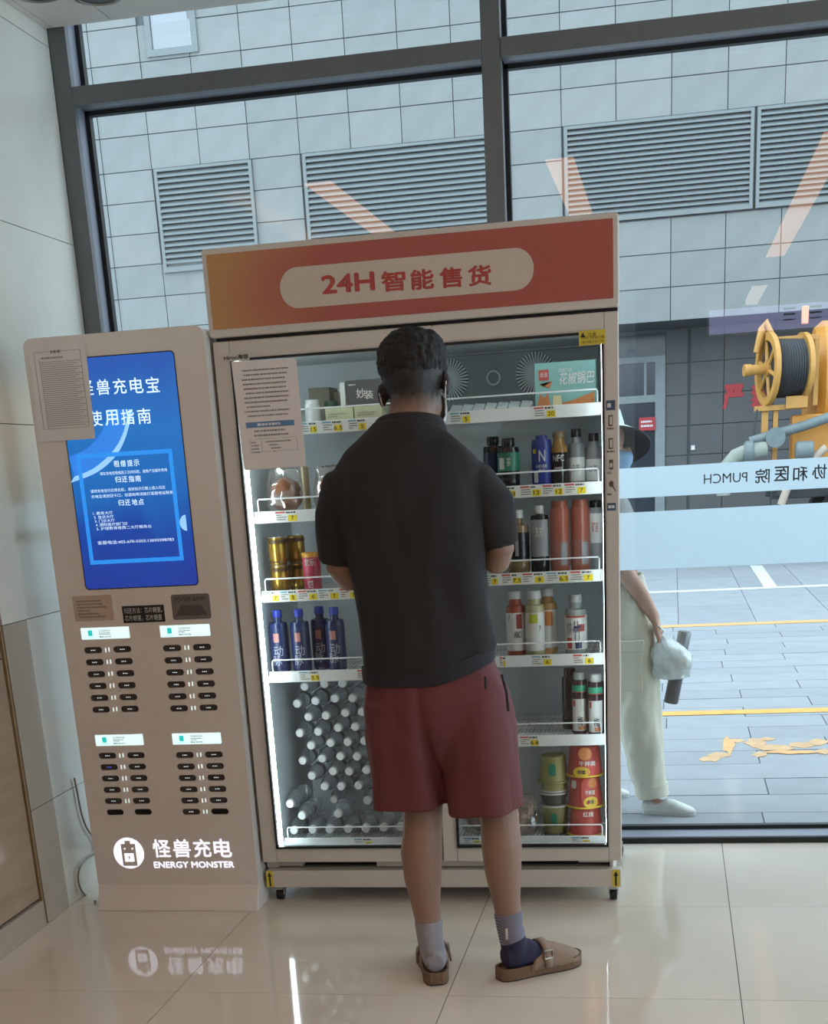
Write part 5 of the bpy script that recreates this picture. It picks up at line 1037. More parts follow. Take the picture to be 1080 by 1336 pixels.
b.loft(rings, cap=False); b.build('collar', M_shirt, man)
b = MB(); b.limb([((-0.642, 3.600, z), rx, ry) for z, rx, ry in ((0.846, 0.176, 0.122), (0.850, 0.1795, 0.125), (0.868, 0.181, 0.1255), (0.892, 0.181, 0.124))], 40, power=2.35); tilt_hem(b); b.build('undershirt_hem', M_hem, man)
# shorts
b = MB()
b.limb([((-0.640, 3.60, 1.01), 0.155, 0.102), ((-0.640, 3.60, 0.93), 0.170, 0.112), ((-0.637, 3.600, 0.87), 0.173, 0.112), ((-0.630, 3.598, 0.80), 0.196, 0.124), ((-0.622, 3.598, 0.74), 0.203, 0.122), ((-0.620, 3.60, 0.69), 0.195, 0.100), ((-0.615, 3.605, 0.62), 0.15, 0.060)], 36, power=2.3)
b.limb([((-0.722, 3.598, 0.80), 0.094, 0.112), ((-0.722, 3.598, 0.70), 0.104, 0.118), ((-0.717, 3.600, 0.60), 0.104, 0.108), ((-0.712, 3.602, 0.505), 0.108, 0.104)], 26, power=2.3)
b.limb([((-0.530, 3.598, 0.80), 0.094, 0.112), ((-0.517, 3.598, 0.70), 0.105, 0.118), ((-0.508, 3.600, 0.60), 0.102, 0.108), ((-0.504, 3.602, 0.490), 0.102, 0.104)], 26, power=2.3)
sho = worn(b, 'shorts', M_shorts, man, 0.006, 4, 0.010, (8, 8, 2.6))
for v in sho.data.vertices:          # back seam, hanging folds and a slightly flared hem
    x, y, z = v.co.x + PO.x, v.co.y + PO.y, v.co.z
    if y < 3.60:
        xs_ = -0.655 + 0.042 * min(1, max(0, (0.84 - z) / 0.33)) ** 1.5; dd = (x - xs_) / 0.014; deep = 0.006 + 0.012 * min(1, max(0, (0.80 - z) / 0.2))
        v.co.y += deep * math.exp(-dd * dd) - 0.006 * math.exp(-((x - xs_ + 0.03) / 0.025) ** 2) * min(1, max(0, (0.82 - z) / 0.2))
    fl_ = min(1, max(0, (0.74 - z) / 0.24)); c_ = -0.717 if x < -0.614 else -0.506; an = math.atan2(y - 3.6, x - c_)
    v.co.x += 0.0045 * fl_ * math.sin(5 * an + 3 * z) * math.cos(an); v.co.y += 0.0055 * fl_ * math.sin(5 * an + 3 * z) * math.sin(an)
b = MB(); b.box(-0.4785, -0.4725, 3.487, 3.4895, 0.835, 0.868); b.build('pocket_label', M_blk, man, smooth=0)
b = MB(); b.tube([(-0.4385, 3.535, 0.865), (-0.426, 3.525, 0.82), (-0.424, 3.535, 0.77)], 0.0035, 6); b.build('pocket_edge', M_hem, man)
# socks: plain grey on one foot, a banded navy ankle support on the other
def brace_mat():
    m = bpy.data.materials.new('navy_banded_ankle_support'); m.use_nodes = True; nt = m.node_tree; N = nt.nodes; L = nt.links; p = N['Principled BSDF']
    tc = N.new('ShaderNodeTexCoord'); sp = N.new('ShaderNodeSeparateXYZ'); L.new(tc.outputs['Object'], sp.inputs[0])
    wv = N.new('ShaderNodeTexWave'); wv.inputs['Scale'].default_value = 85; wv.wave_type = 'BANDS'; wv.bands_direction = 'DIAGONAL'; L.new(tc.outputs['Object'], wv.inputs['Vector'])
    k1 = N.new('ShaderNodeMix'); k1.data_type = 'RGBA'; L.new(wv.outputs[0], k1.inputs[0]); k1.inputs[6].default_value = (*lin('#4a4a60'), 1); k1.inputs[7].default_value = (*lin('#8a8a96'), 1)
    dg = N.new('ShaderNodeMath'); dg.operation = 'MULTIPLY_ADD'; dg.inputs[1].default_value = -0.35; L.new(sp.outputs['X'], dg.inputs[0]); L.new(sp.outputs['Z'], dg.inputs[2])
    cr = N.new('ShaderNodeValToRGB'); cr.color_ramp.interpolation = 'CONSTANT'; e = cr.color_ramp.elements; mr = N.new('ShaderNodeMapRange'); mr.inputs[1].default_value = -0.10; mr.inputs[2].default_value = 0.20; L.new(dg.outputs[0], mr.inputs[0]); L.new(mr.outputs[0], cr.inputs[0])
    cols = [(0.0, 0), (0.20, 1), (0.46, 2), (0.475, 1), (0.55, 0), (0.84, 1), (0.865, 3)]
    C_ = {0: 0.0, 1: 1.0}
    e[0].position = 0; e[0].color = (0, 0, 0, 1); e[1].position = 0.12; e[1].color = (1, 1, 1, 1)
    for q, vv in ((0.515, 0.0), (0.84, 1.0), (0.86, 0.0)): x = e.new(q); x.color = (vv, vv, vv, 1)
    k2 = N.new('ShaderNodeMix'); k2.data_type = 'RGBA'; L.new(cr.outputs[0], k2.inputs[0]); L.new(k1.outputs[2], k2.inputs[6]); k2.inputs[7].default_value = (*lin('#23223c'), 1)
    L.new(k2.outputs[2], p.inputs['Base Color']); p.inputs['Roughness'].default_value = 0.85; return m
for f, pts, m, nm in ((fL, [((-0.6745, 3.562, 0.178), 0.040), ((-0.674, 3.561, 0.14), 0.0375), ((-0.670, 3.563, 0.10), 0.0375), ((-0.667, 3.566, 0.07), 0.036)], M_sockg, 'sock'),
                      (fR, [((-0.4505, 3.587, 0.196), 0.041), ((-0.447, 3.588, 0.15), 0.038), ((-0.438, 3.589, 0.10), 0.038), ((-0.432, 3.590, 0.07), 0.036)], brace_mat(), 'ankle_support')):
    b = MB(); b.limb(pts, 24)
    b.limb([(f(0.020, 0, 0.060), 0.024, 0.030), (f(0.045, 0, 0.064), 0.034, 0.039), (f(0.095, 0, 0.068), 0.036, 0.040), (f(0.15, 0.0, 0.053), 0.036, 0.024), (f(0.20, -0.002, 0.043), 0.034, 0.013), (f(0.235, -0.004, 0.040), 0.022, 0.009)], 18, ref=(0, 0, 1))
    o = worn(b, nm, m, man, 0.004, 4)
b = MB(); b.box(-0.4555, -0.4485, 3.5475, 3.5495, 0.125, 0.158); b.build('support_tag', mat('pale_rubber_tag', '#b5b0a4', rough=0.6), man, bevel=0.002)
# clogs: cork sole, suede upper with strap and buckle
HWD = [(0.0, 0.018), (0.012, 0.030), (0.04, 0.037), (0.09, 0.037), (0.14, 0.040), (0.19, 0.048), (0.225, 0.047), (0.25, 0.038), (0.266, 0.022), (0.272, 0.008)]
for f in (fL, fR):
    ol = [(s, hw) for s, hw in HWD] ; pts = [(s, hw) for s, hw in ol] + [(s, -hw) for s, hw in reversed(ol)]
    b = MB(); b.loft([[f(s, t * 0.97, 0.003) for s, t in pts], [f(s, t, 0.008) for s, t in pts], [f(s, t, 0.024) for s, t in pts]]); b.loft([[f(s, t, 0.024) for s, t in pts], [f(s, t * 1.02, 0.038 if abs(s) < 0.3 else 0.03) for s, t in pts], [f(0.005 + s * 0.97, t * 0.88, 0.038) for s, t in pts], [f(0.006 + s * 0.96, t * 0.84, 0.027) for s, t in pts]])
    c = b.build('clog', M_cork, man, smooth=40)
    b = MB(); b.loft([[f(s, t * 0.97, 0.0) for s, t in pts], [f(s, t * 0.98, 0.0055) for s, t in pts]]); b.build('outsole', M_outsole, c)
    rings = []
    for s, hw, hh in ((0.105, 0.041, 0.052), (0.118, 0.042, 0.076), (0.135, 0.0435, 0.090), (0.16, 0.0465, 0.088), (0.19, 0.0505, 0.077), (0.22, 0.0500, 0.064), (0.245, 0.042, 0.052), (0.262, 0.028, 0.040), (0.273, 0.011, 0.031)):
        rings.append([f(s - (0.02 * (1 - math.sin(a_)) if s < 0.14 else 0), hw * math.cos(a_), 0.022 + (hh - 0.022) * max(0, math.sin(a_)) ** 0.8) for a_ in [PI * i / 16 for i in range(17)]])
    b = MB(); b.loft(rings, closed=False, cap=False); up = b.build('upper', M_suede, c, smooth=60); md = up.modifiers.new('t', 'SOLIDIFY'); md.thickness = 0.003
    b = MB(); rg = []
    for s in (0.128, 0.152): rg.append([f(s, 0.0475 * math.cos(a_), 0.024 + (0.092 - 0.022) * max(0, math.sin(a_)) ** 0.8) for a_ in [PI * i / 16 for i in range(17)]])
    b.loft(rg, closed=False, cap=False); sp_ = b.build('strap', M_suede, c, smooth=60); md = sp_.modifiers.new('t', 'SOLIDIFY'); md.thickness = 0.004; md.offset = 1
    b = MB(); e_ = [f(0.127, 0.0475, 0.052), f(0.153, 0.0485, 0.052), f(0.153, 0.045, 0.074), f(0.127, 0.044, 0.074)]; b.tube([*e_, e_[0]], 0.002, 6); b.build('buckle', M_lid, c)
# hair: cropped cap, fuller on top
b = MB(); f2 = (Matrix.Rotation(-0.42, 3, Vector((1, -0.06, 0)).normalized()) @ Vector((0.06, 1, 0)).normalized())
def hp_(a, b_, z): return P_(a, b_, z)
def hel(ctr, rx, ry, rz, n=24, m=16):
    rings = []
    for k in range(m + 1):
        t = max(-PI / 2 + 0.03, min(PI / 2 - 0.03, -PI / 2 + PI * k / m))
        rings.append([P_(ctr[0] + rx * math.cos(t) * math.cos(2 * PI * i / n), ctr[1] + ry * math.cos(t) * math.sin(2 * PI * i / n), ctr[2] + rz * math.sin(t)) for i in range(n)])
    b.loft(rings)
hel((0, -0.012, 0.050), 0.086, 0.102, 0.080); hel((0, 0.03, 0.088), 0.072, 0.075, 0.044); hel((0, -0.045, 0.040), 0.078, 0.070, 0.074); hel((-0.047, -0.01, 0.055), 0.042, 0.07, 0.066); hel((0.047, -0.01, 0.055), 0.042, 0.07, 0.066)
hair = worn(b, 'hair', M_hair, man, 0.005, 3)
for v in hair.data.vertices: v.co += v.normal * (0.0055 * noise.noise(v.co * 70) + 0.003 * noise.noise(v.co * 170))
b = MB(); rh = random.Random(5)
for k in range(240):
    a_ = rh.uniform(0, 2 * PI); e_ = rh.uniform(0.15, 1.45); n_ = Vector((math.cos(a_) * math.cos(e_), math.sin(a_) * math.cos(e_), math.sin(e_)))
    p = P_(0.082 * n_.x, -0.008 + 0.098 * n_.y, 0.052 + 0.076 * n_.z); o_ = (P_(n_.x, n_.y, n_.z) - P_(0, 0, 0)).normalized(); tg = Vector((rh.uniform(-1, 1), rh.uniform(-1, 1), rh.uniform(-0.3, 0.9)))
    tip = p + o_ * rh.uniform(0.004, 0.010) + tg * 0.008; sd = o_.cross(tg).normalized() * 0.0016
    b.add([p - o_ * 0.004 - sd, p - o_ * 0.004 + sd, tip], [(0, 1, 2)])
ht = b.build('hair_tufts', M_hair, man, smooth=0); ht['kind'] = 'stuff'
# eyes, glasses, mask with ear loops
M_eye = mat('eye_white', '#d8d4cc', rough=0.2); M_gl = mat('black_glasses_frame', '#1a1818', rough=0.35)
for s in (-1, 1):
    b = MB(); c = P_(0.031 * s, 0.072, 0.002); b.ball(c, 0.012, 0.012, 0.012); b.build('eye', M_eye, man)
b = MB()
for s in (-1, 1):
    b.tube([P_(0.033 * s + 0.024 * math.cos(t), 0.103, 0.0 + 0.018 * math.sin(t)) for t in [2 * PI * i / 18 for i in range(19)]], 0.0016, 6)
    b.tube([P_(0.058 * s, 0.101, 0.005), P_(0.079 * s, 0.07, 0.007), P_(0.0875 * s, 0.0, 0.008), P_(0.0885 * s, -0.022, 0.002), P_(0.083 * s, -0.034, -0.014)], 0.0022, 6)
b.tube([P_(-0.010, 0.103, 0.004), P_(0, 0.107, 0.006), P_(0.010, 0.103, 0.004)], 0.0018, 6); b.build('glasses', M_gl, man)
b = MB(); rings = []
for z, w_, dp in ((-0.018, 0.052, 0.100), (-0.034, 0.064, 0.112), (-0.055, 0.066, 0.112), (-0.080, 0.062, 0.104), (-0.100, 0.050, 0.086)):
    rings.append([P_(w_ * 1.12 * math.sin(t), 0.012 + dp * math.cos(t) * 0.98, z) for t in [-1.35 + 2.7 * i / 20 for i in range(21)]])
b.loft(rings, closed=False, cap=False); mk = b.build('face_mask', M_mask, man, smooth=60); md = mk.modifiers.new('t', 'SOLIDIFY'); md.thickness = 0.002
b = MB()
for s in (-1, 1):
    b.tube([P_(0.066 * s, 0.04, -0.028), P_(0.080 * s, 0.008, -0.004), P_(0.0855 * s, -0.018, 0.000), P_(0.088 * s, -0.029, -0.022), P_(0.083 * s, -0.024, -0.048), P_(0.070 * s, 0.02, -0.086)], 0.0014, 6)
b.build('ear_loop', M_mask, mk)

# ================================================================== PEDESTRIAN OUTSIDE THE GLASS
WO = Vector((-0.20, 5.62, -0.02)); GZ = -0.02
M_wskin = mat('fair_skin', '#c39a86', rough=0.55, var=0.05); M_khaki = mat('pale_khaki_cotton', '#d2d0be', rough=0.85, var=0.06, scale=6, bump=0.2, bscale=300); M_top = mat('grey_cotton_top', '#8b8d8c', rough=0.85)
M_hat = mat('pale_mint_hat', '#bfd0ca', rough=0.8); M_hatin = mat('dark_hat_lining', '#33383c', rough=0.9); M_bmask = mat('blue_face_mask', '#8fb6d8', rough=0.8); M_shoe = mat('white_canvas_shoe', '#ccd0cc', rough=0.7, var=0.05, scale=20); M_shoesole = mat('pale_shoe_sole', '#b9bfba', rough=0.8)
hc = Vector((-0.262, 5.64, 1.435)); b = MB()
Pw = head(b, hc, 0.070, 0.09, 0.108, fwd=Vector((1, 0.05, 0)), pitch=0.18)
gF = foot_frame((-0.118, 5.555), (0.97, -0.24)); gB = foot_frame((-0.40, 5.80), (0.98, 0.18))
b.limb([((-0.27, 5.635, 1.25), 0.048), ((-0.265, 5.638, 1.34), 0.045), ((-0.262, 5.64, 1.42), 0.045)], 16)
b.limb([((-0.215, 5.635, 0.80), 0.135, 0.105), ((-0.225, 5.635, 0.90), 0.120, 0.09), ((-0.245, 5.635, 1.05), 0.130, 0.092), ((-0.265, 5.635, 1.17), 0.150, 0.09), ((-0.27, 5.635, 1.24), 0.09, 0.06)], 22, ref=(1, 0, 0))
b.limb([((-0.27, 5.50, 1.19), 0.042), ((-0.235, 5.47, 1.06), 0.037), ((-0.175, 5.475, 0.95), 0.034), ((-0.115, 5.49, 0.86), 0.030), ((-0.068, 5.505, 0.775), 0.022)], 14)
b.limb([((-0.27, 5.77, 1.19), 0.042), ((-0.31, 5.80, 1.05), 0.037), ((-0.33, 5.81, 0.93), 0.034), ((-0.28, 5.83, 0.80), 0.022)], 14)
hand(b, (-0.068, 5.505, 0.775), (0.25, 0.02, -0.97), (-0.97, 0.1, -0.2), 1, curl=0.75); hand(b, (-0.28, 5.83, 0.80), (0.3, 0.05, -0.95), (0.2, -1, 0), 1, curl=0.4)
b.limb([((-0.20, 5.585, 0.86), 0.085), ((-0.165, 5.575, 0.50), 0.052), ((-0.13, 5.57, 0.30), 0.045), ((-0.078, 5.548, 0.10), 0.030), ((-0.066, 5.543, 0.05), 0.030)], 16)
b.limb([((-0.22, 5.69, 0.86), 0.085), ((-0.24, 5.73, 0.50), 0.052), ((-0.30, 5.78, 0.30), 0.045), ((-0.352, 5.81, 0.10), 0.030), ((-0.35, 5.812, 0.05), 0.030)], 16)
for f in (gF, gB): b.limb([(f(0.03, 0, 0.012), 0.022, 0.02), (f(0.06, 0, 0.018), 0.027, 0.025), (f(0.12, 0, 0.012), 0.031, 0.018), (f(0.17, 0, 0.006), 0.034, 0.012), (f(0.20, 0, 0.004), 0.024, 0.009)], 14, ref=(0, 0, 1))
wom = person_root(b, 'person', M_wskin, WO, 0.0055); tag(wom, 'passer-by in pale bucket hat and khaki trousers walking outside the window', 'person')
b = MB(); b.limb([((-0.215, 5.635, 0.93), 0.125, 0.100), ((-0.205, 5.635, 0.86), 0.150, 0.118), ((-0.200, 5.635, 0.78), 0.158, 0.120)], 28, ref=(1, 0, 0), power=2.2)
b.limb([((-0.190, 5.575, 0.84), 0.100), ((-0.160, 5.568, 0.66), 0.105), ((-0.138, 5.562, 0.46), 0.092), ((-0.112, 5.555, 0.25), 0.082), ((-0.086, 5.548, 0.072), 0.066)], 22); b.limb([((-0.23, 5.70, 0.84), 0.10), ((-0.24, 5.73, 0.62), 0.10), ((-0.27, 5.765, 0.40), 0.088), ((-0.335, 5.80, 0.10), 0.068)], 22)
worn(b, 'trousers', M_khaki, wom, 0.0075, 4, 0.011, (12, 12, 7))
b = MB(); b.limb([((-0.078, 5.545, 0.05), 0.0685), ((-0.084, 5.547, 0.10), 0.0700)], 24); b.build('trouser_cuff', M_khaki, wom)
b = MB(); b.box(-0.20, -0.115, 5.449, 5.461, 0.50, 0.66); o = b.build('cargo_pocket', M_khaki, wom, bevel=0.004)
b = MB(); b.box(-0.205, -0.11, 5.444, 5.462, 0.655, 0.70); b.build('pocket_flap', M_khaki, wom, bevel=0.004)
b = MB(); b.limb([((-0.212, 5.635, 0.955), 0.152, 0.122), ((-0.225, 5.635, 1.02), 0.140, 0.11), ((-0.248, 5.635, 1.12), 0.158, 0.11), ((-0.268, 5.635, 1.20), 0.150, 0.10), ((-0.27, 5.635, 1.26), 0.075, 0.065)], 28, ref=(1, 0, 0), power=2.2)
for y0, y1, xm in ((5.53, 5.475, -0.25), (5.74, 5.79, -0.295)): b.limb([((-0.27, y0, 1.20), 0.058), ((xm, y1, 1.08), 0.054), ((xm + 0.02, y1, 1.03), 0.056)], 16)
worn(b, 'cotton_top', M_top, wom, 0.0075, 4, 0.005)
b = MB()
rb_ = []
hu = Vector((-0.05, 0.42, 0.9)).normalized(); hx = Vector((1, 0, 0)); hx = (hx - hu * hx.dot(hu)).normalized(); hy = hu.cross(hx)
for rad, dz in ((0.001, 0.135), (0.045, 0.134), (0.075, 0.122), (0.086, 0.075), (0.090, 0.040), (0.13, 0.022), (0.186, -0.016), (0.184, -0.022), (0.128, 0.014), (0.086, 0.032), (0.080, 0.07), (0.03, 0.12)):
    rb_.append([hc + Vector((-0.01, 0.0, 0.0)) + hx * (rad * math.cos(2 * PI * i / 36)) + hy * (rad * math.sin(2 * PI * i / 36)) + hu * dz for i in range(36)])
b.loft(rb_[:7], 0, cap=False); b.loft(rb_[6:], 1, cap=False); b.build('bucket_hat', [M_hat, M_hatin], wom)
b = MB(); rings = []
for z, w_, dp in ((-0.016, 0.050, 0.096), (-0.034, 0.060, 0.106), (-0.055, 0.062, 0.106), (-0.080, 0.056, 0.098), (-0.100, 0.045, 0.080)): rings.append([Pw(w_ * 1.1 * math.sin(t), 0.012 + dp * math.cos(t) * 0.98, z) for t in [-1.35 + 2.7 * i / 18 for i in range(19)]])
b.loft(rings, closed=False, cap=False); mk = b.build('face_mask', M_bmask, wom); md = mk.modifiers.new('t', 'SOLIDIFY'); md.thickness = 0.002
b = MB(); b.ball(Pw(0, -0.03, 0.02), 0.078, 0.075, 0.085); b.build('hair', M_hair, wom)
for f in (gF, gB):
    ol = [(0.0, 0.012), (0.012, 0.026), (0.05, 0.032), (0.11, 0.031), (0.16, 0.038), (0.19, 0.036), (0.214, 0.022), (0.222, 0.006)]; pts = ol + [(s, -t) for s, t in reversed(ol)]
    b = MB(); b.loft([[f(s, t, GZ) for s, t in pts], [f(s, t * 1.02, GZ + 0.017) for s, t in pts]]); sh_ = b.build('shoe', M_shoesole, wom)
    rings = []
    for s, hw, hh in ((0.001, 0.018, 0.050), (0.02, 0.029, 0.056), (0.06, 0.0325, 0.048), (0.10, 0.0325, 0.062), (0.13, 0.035, 0.060), (0.165, 0.038, 0.046), (0.195, 0.034, 0.034), (0.213, 0.020, 0.026), (0.219, 0.008, 0.021)): rings.append([f(s, hw * math.cos(a_), GZ + 0.014 + (hh - 0.014) * max(0, math.sin(a_)) ** (0.35 if s < 0.09 else 0.7)) for a_ in [PI * i / 12 for i in range(13)]])
    b = MB(); b.loft(rings, closed=False, cap=True); b.build('shoe_upper', M_shoe, sh_)
# what she carries
M_plastic = glassy('white_carrier_plastic', tint=(0.9, 0.95, 0.95), refl=0.12, rough=0.2, milk=0.72, milkcol=(0.80, 0.88, 0.86)); M_groc = mat('bag_contents', '#8c9484', rough=0.7, var=0.5, scale=30)
t = thing('carrier_bag', 'white plastic carrier bag hanging from the passer-by\'s hand', 'bag', (-0.012, 5.50, 0.54))
b = MB(); b.ball((0.0, 5.49, 0.600), 0.058, 0.046, 0.050, 18, 12); o = b.build('contents', M_groc, t)
rings = []
prof_ = ((0.540, 0.035, 0.03, 0.0), (0.548, 0.066, 0.052, 0.0), (0.59, 0.084, 0.066, 0.004), (0.63, 0.082, 0.062, 0.0), (0.665, 0.058, 0.042, -0.012), (0.695, 0.028, 0.018, -0.030), (0.712, 0.014, 0.009, -0.040))
for k in range(31):
    kk = k / 5; i0 = min(int(kk), 5); ff = kk - i0; z, r1, r2, dx = [prof_[i0][j] + (prof_[i0 + 1][j] - prof_[i0][j]) * ff for j in range(4)]
    ring = []
    for i in range(72):
        an = 2 * PI * i / 72; nv = Vector((math.cos(an) * 1.6, math.sin(an) * 1.6, z * 22)); j = 1 + 0.22 * noise.noise(nv) + 0.16 * abs(noise.noise(nv * 2.2 + Vector((3, 1, 5)))) - 0.05
        ring.append((0.0 + dx + r1 * j * math.cos(an), 5.49 + r2 * j * math.sin(an), z))
    rings.append(ring)
b = MB(); b.loft(rings); b.build('bag_film', M_plastic, t, smooth=60)
b = MB(); b.tube([(-0.055, 5.49, 0.708), (-0.07, 5.485, 0.735), (-0.055, 5.478, 0.75), (-0.035, 5.49, 0.73), (-0.05, 5.50, 0.705)], 0.004, 6); b.build('bag_handle', M_plastic, t)
t = thing('tumbler', 'dark grey slim tumbler hanging beside the white carrier bag', 'tumbler', (0.018, 5.57, 0.44)); ax = Vector((0.19, 0, 1)).normalized(); o0 = Vector((-0.005, 5.605, 0.425))
b = MB(); b.limb([(o0, 0.026), (o0 + ax * 0.004, 0.029), (o0 + ax * 0.20, 0.029), (o0 + ax * 0.205, 0.0275)], 24, ref=(0, 1, 0)); b.build('tumbler_body', mat('dark_grey_tumbler', '#4b4b52', rough=0.4), t)
b = MB(); b.limb([(o0 + ax * 0.205, 0.0265), (o0 + ax * 0.285, 0.0265), (o0 + ax * 0.29, 0.024)], 24, ref=(0, 1, 0)); b.build('tumbler_lid', mat('steel_tumbler_lid', '#8a8f92', rough=0.3, metal=0.6), t)

# ================================================================== YELLOW SERVICE TRUCK WITH HOSE REEL
TY = 18.6; M_tru = mat('amber_truck_paint', '#b97c2c', rough=0.4, var=0.08); M_tru2 = mat('amber_reel_paint', '#b0803c', rough=0.5, var=0.08); M_hose = mat('black_hose', '#22262b', rough=0.5, bump=0.8, bscale=12, stretch=(8, 0.2, 0.2)); M_gpipe = mat('grey_suction_pipe', '#626d6e', rough=0.45); M_wpipe = mat('pale_ribbed_hose', '#80867c', rough=0.6, bump=0.8, bscale=30); M_chas = mat('dark_chassis', '#2f3436', rough=0.6); M_tyre = mat('black_tyre', '#1b1c1d', rough=0.85)
tr = thing('service_truck', 'amber tank truck with a hose reel standing across the street', 'truck', (2.9, 19.4, -0.02))
b = MB(); b.lathe([(0.001, 1.66), (0.45, 1.68), (0.78, 1.76), (0.86, 1.86), (0.86, 5.2), (0.7, 5.4), (0.001, 5.45)], 36, (0, 19.55, 2.02), axis='x'); b.build('tank', M_tru, tr)
def wheel3(name, x, r, w_, y, z, m, par, hub=None):
    q = MB(); q.lathe([(r * 0.55, -w_ / 2), (r * 0.95, -w_ / 2), (r, -w_ / 2 + 0.04), (r, w_ / 2 - 0.04), (r * 0.95, w_ / 2), (r * 0.55, w_ / 2)], 28, (x, y, z), axis='y'); o = q.build(name, m, par)
    q = MB(); q.lathe([(0.05, -w_ / 2 + 0.01), (r * 0.52, -w_ / 2 + 0.03), (r * 0.55, w_ / 2 - 0.03), (0.05, w_ / 2 - 0.01)], 20, (x, y, z), axis='y'); q.build('wheel_hub', M_gpipe, o)
for x in (2.3, 3.4, 6.2):
    for y in (18.75, 20.35): wheel3('wheel', x, 0.48, 0.28, y, 0.46, M_tyre, tr)
b = MB(); b.box(1.25, 7.2, 18.9, 19.1, 0.75, 1.0); b.box(1.25, 7.2, 20.0, 20.2, 0.75, 1.0); b.box(1.3, 1.42, 18.6, 20.5, 0.80, 0.98); b.box(2.9, 3.05, 18.8, 20.3, 0.9, 1.25); b.box(4.6, 4.75, 18.8, 20.3, 0.9, 1.25); b.build('chassis', M_chas, tr, bevel=0.01)
b = MB(); b.loft([[(x, 18.5, z) for x, z in ((5.6, 0.7), (7.3, 0.7), (7.4, 1.5), (7.0, 2.6), (5.6, 2.6))], [(x, 20.6, z) for x, z in ((5.6, 0.7), (7.3, 0.7), (7.4, 1.5), (7.0, 2.6), (5.6, 2.6))]]); cabp = b.build('cab', M_tru, tr, bevel=0.04)
b = MB(); b.box(6.0, 6.85, 18.49, 18.5, 1.6, 2.4); b.build('cab_window', M_bwin, cabp, smooth=0)
# reel: two spoked flanges and the wound hose, axle along the truck
RX, RZ = 1.13, 2.30
def turn(q):
    m = Matrix.Rotation(math.radians(15), 3, 'Z'); c = Vector((1.34, TY, RZ))
    for i, v in enumerate(q.v): q.v[i] = c + m @ (v - c)
    return q
def flange(x, r, nsp):
    q = MB(); n = 36
    for k in range(n):
        pass
    prof = [(r - 0.09, -0.03), (r, -0.03), (r, 0.03), (r - 0.09, 0.03), (r - 0.09, -0.03)]; q.lathe(prof, 40, (x, TY, RZ), axis='x', cap=False); q.lathe([(0.001, -0.03), (0.10, -0.03), (0.10, 0.03), (0.001, 0.03)], 20, (x, TY, RZ), axis='x')
    o = turn(q).build('reel_flange', M_tru2, tr)
    for k in range(nsp):
        a_ = 2 * PI * k / nsp + 0.3; q = MB(); d_ = Vector((0, math.cos(a_), math.sin(a_))); q.limb([(Vector((x, TY, RZ)) + d_ * 0.08, 0.028), (Vector((x, TY, RZ)) + d_ * (r - 0.05), 0.022)], 8, ref=(1, 0, 0)); turn(q).build('spoke', M_tru2, o)
flange(RX, 0.42, 6); flange(1.56, 0.40, 6)

b = MB(); b.lathe([(0.12, -0.01)] + [(0.33 + (0.012 if k % 2 else 0), 0.02 + 0.0155 * k) for k in range(25)] + [(0.12, 0.41)], 36, (RX + 0.02, TY, RZ), axis='x'); turn(b).build('wound_hose', M_hose, tr)
b = MB(); b.lathe([(0.05, -0.28), (0.06, -0.27), (0.06, 0.0), (0.05, 0.0)], 16, (RX, TY, RZ + 0.0), axis='x'); b.lathe([(0.07, -0.30), (0.07, -0.22)], 16, (RX, TY, RZ), axis='x'); turn(b).build('reel_axle', M_tru2, tr)
b = MB(); b.box(1.08, 1.18, 18.55, 18.65, 1.84, 1.95); b.box(0.99, 1.62, 18.5, 18.72, 1.82, 1.88); b.box(1.08, 1.16, 18.55, 18.65, 1.30, 1.84); b.box(1.22, 1.28, 18.55, 18.65, 1.15, 1.84); b.box(1.25, 1.75, 18.55, 18.62, 2.60, 2.66); b.box(1.69, 1.748, 18.553, 18.618, 1.85, 2.60); b.box(1.36, 1.62, 18.45, 18.55, 1.83, 1.97)
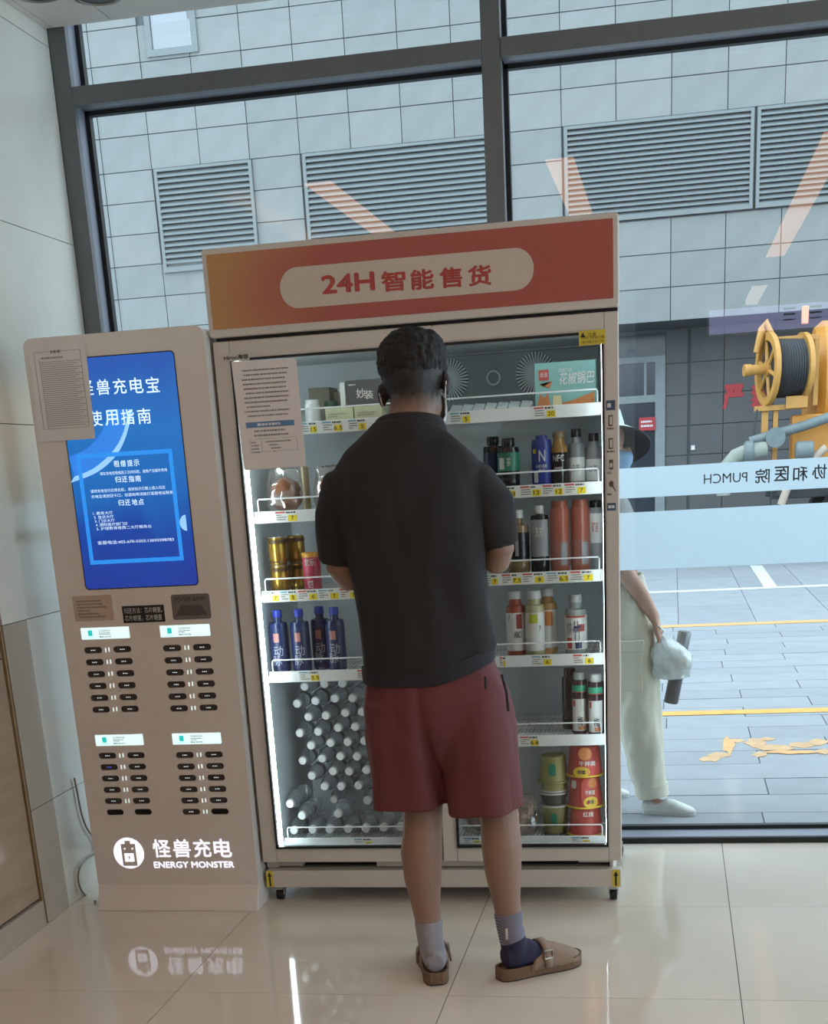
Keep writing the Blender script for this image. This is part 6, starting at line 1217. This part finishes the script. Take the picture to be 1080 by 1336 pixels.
b.limb([((1.0, TY, 2.50), 0.04), ((1.06, TY, 2.76), 0.05), ((1.10, TY, 2.84), 0.045), ((1.17, TY, 2.70), 0.04), ((1.22, TY, 2.66), 0.03)], 10); b.build('reel_frame', M_tru2, tr, bevel=0.01)
b = MB(); b.box(1.52, 1.60, 18.5, 18.58, 2.78, 2.98); b.build('warning_lamp', mat('salmon_lamp', '#e0946a', rough=0.4), tr, bevel=0.01)
b = MB(); b.limb([((0.93, 18.4, 1.47), 0.055), ((1.2, 18.4, 1.53), 0.06), ((1.6, 18.4, 1.62), 0.06), ((2.1, 18.42, 1.76), 0.06), ((2.6, 18.5, 1.82), 0.06)], 14); b.build('suction_pipe', M_gpipe, tr)
b = MB()
pts = [((0.62, 18.3, 0.85), 0.085), ((0.62, 18.3, 1.05), 0.085), ((0.66, 18.3, 1.20), 0.088), ((0.76, 18.3, 1.31), 0.09), ((0.88, 18.3, 1.35), 0.09), ((1.02, 18.32, 1.36), 0.095), ((1.12, 18.35, 1.37), 0.095)]; b.limb(pts, 16); b.build('ribbed_hose', M_wpipe, tr)
b = MB(); b.lathe([(0.11, 0), (0.13, 0.02), (0.13, 0.10), (0.11, 0.12)], 18, (0.86, 18.3, 1.35), axis='x'); b.lathe([(0.09, 0), (0.11, 0.02), (0.11, 0.2), (0.09, 0.22)], 18, (1.48, 18.3, 1.33), axis='x'); b.lathe([(0.04, 0), (0.12, 0.0), (0.12, 0.05), (0.04, 0.05)], 18, (1.24, 18.3, 1.5), axis='y'); b.build('pipe_coupling', M_gpipe, tr)
b = MB(); b.box(1.45, 2.3, 18.6, 18.9, 1.2, 1.75); b.build('pump_box', M_tru, tr, bevel=0.02)
b = MB(); b.limb([((1.85, 18.35, 1.35), 0.05), ((1.6, 18.33, 1.15), 0.05), ((1.42, 18.33, 0.95), 0.05), ((1.33, 18.33, 0.7), 0.05)], 12); b.build('drain_hose', mat('tan_hose', '#a99a8a', rough=0.6), tr)
b = MB(); b.tube([(1.02, 18.5, 1.84), (0.985, 18.48, 1.6), (1.0, 18.47, 1.4), (1.05, 18.47, 1.3)], 0.012, 6); b.build('control_cable', M_chas, tr)

bpy.data.scenes.remove(TMP)
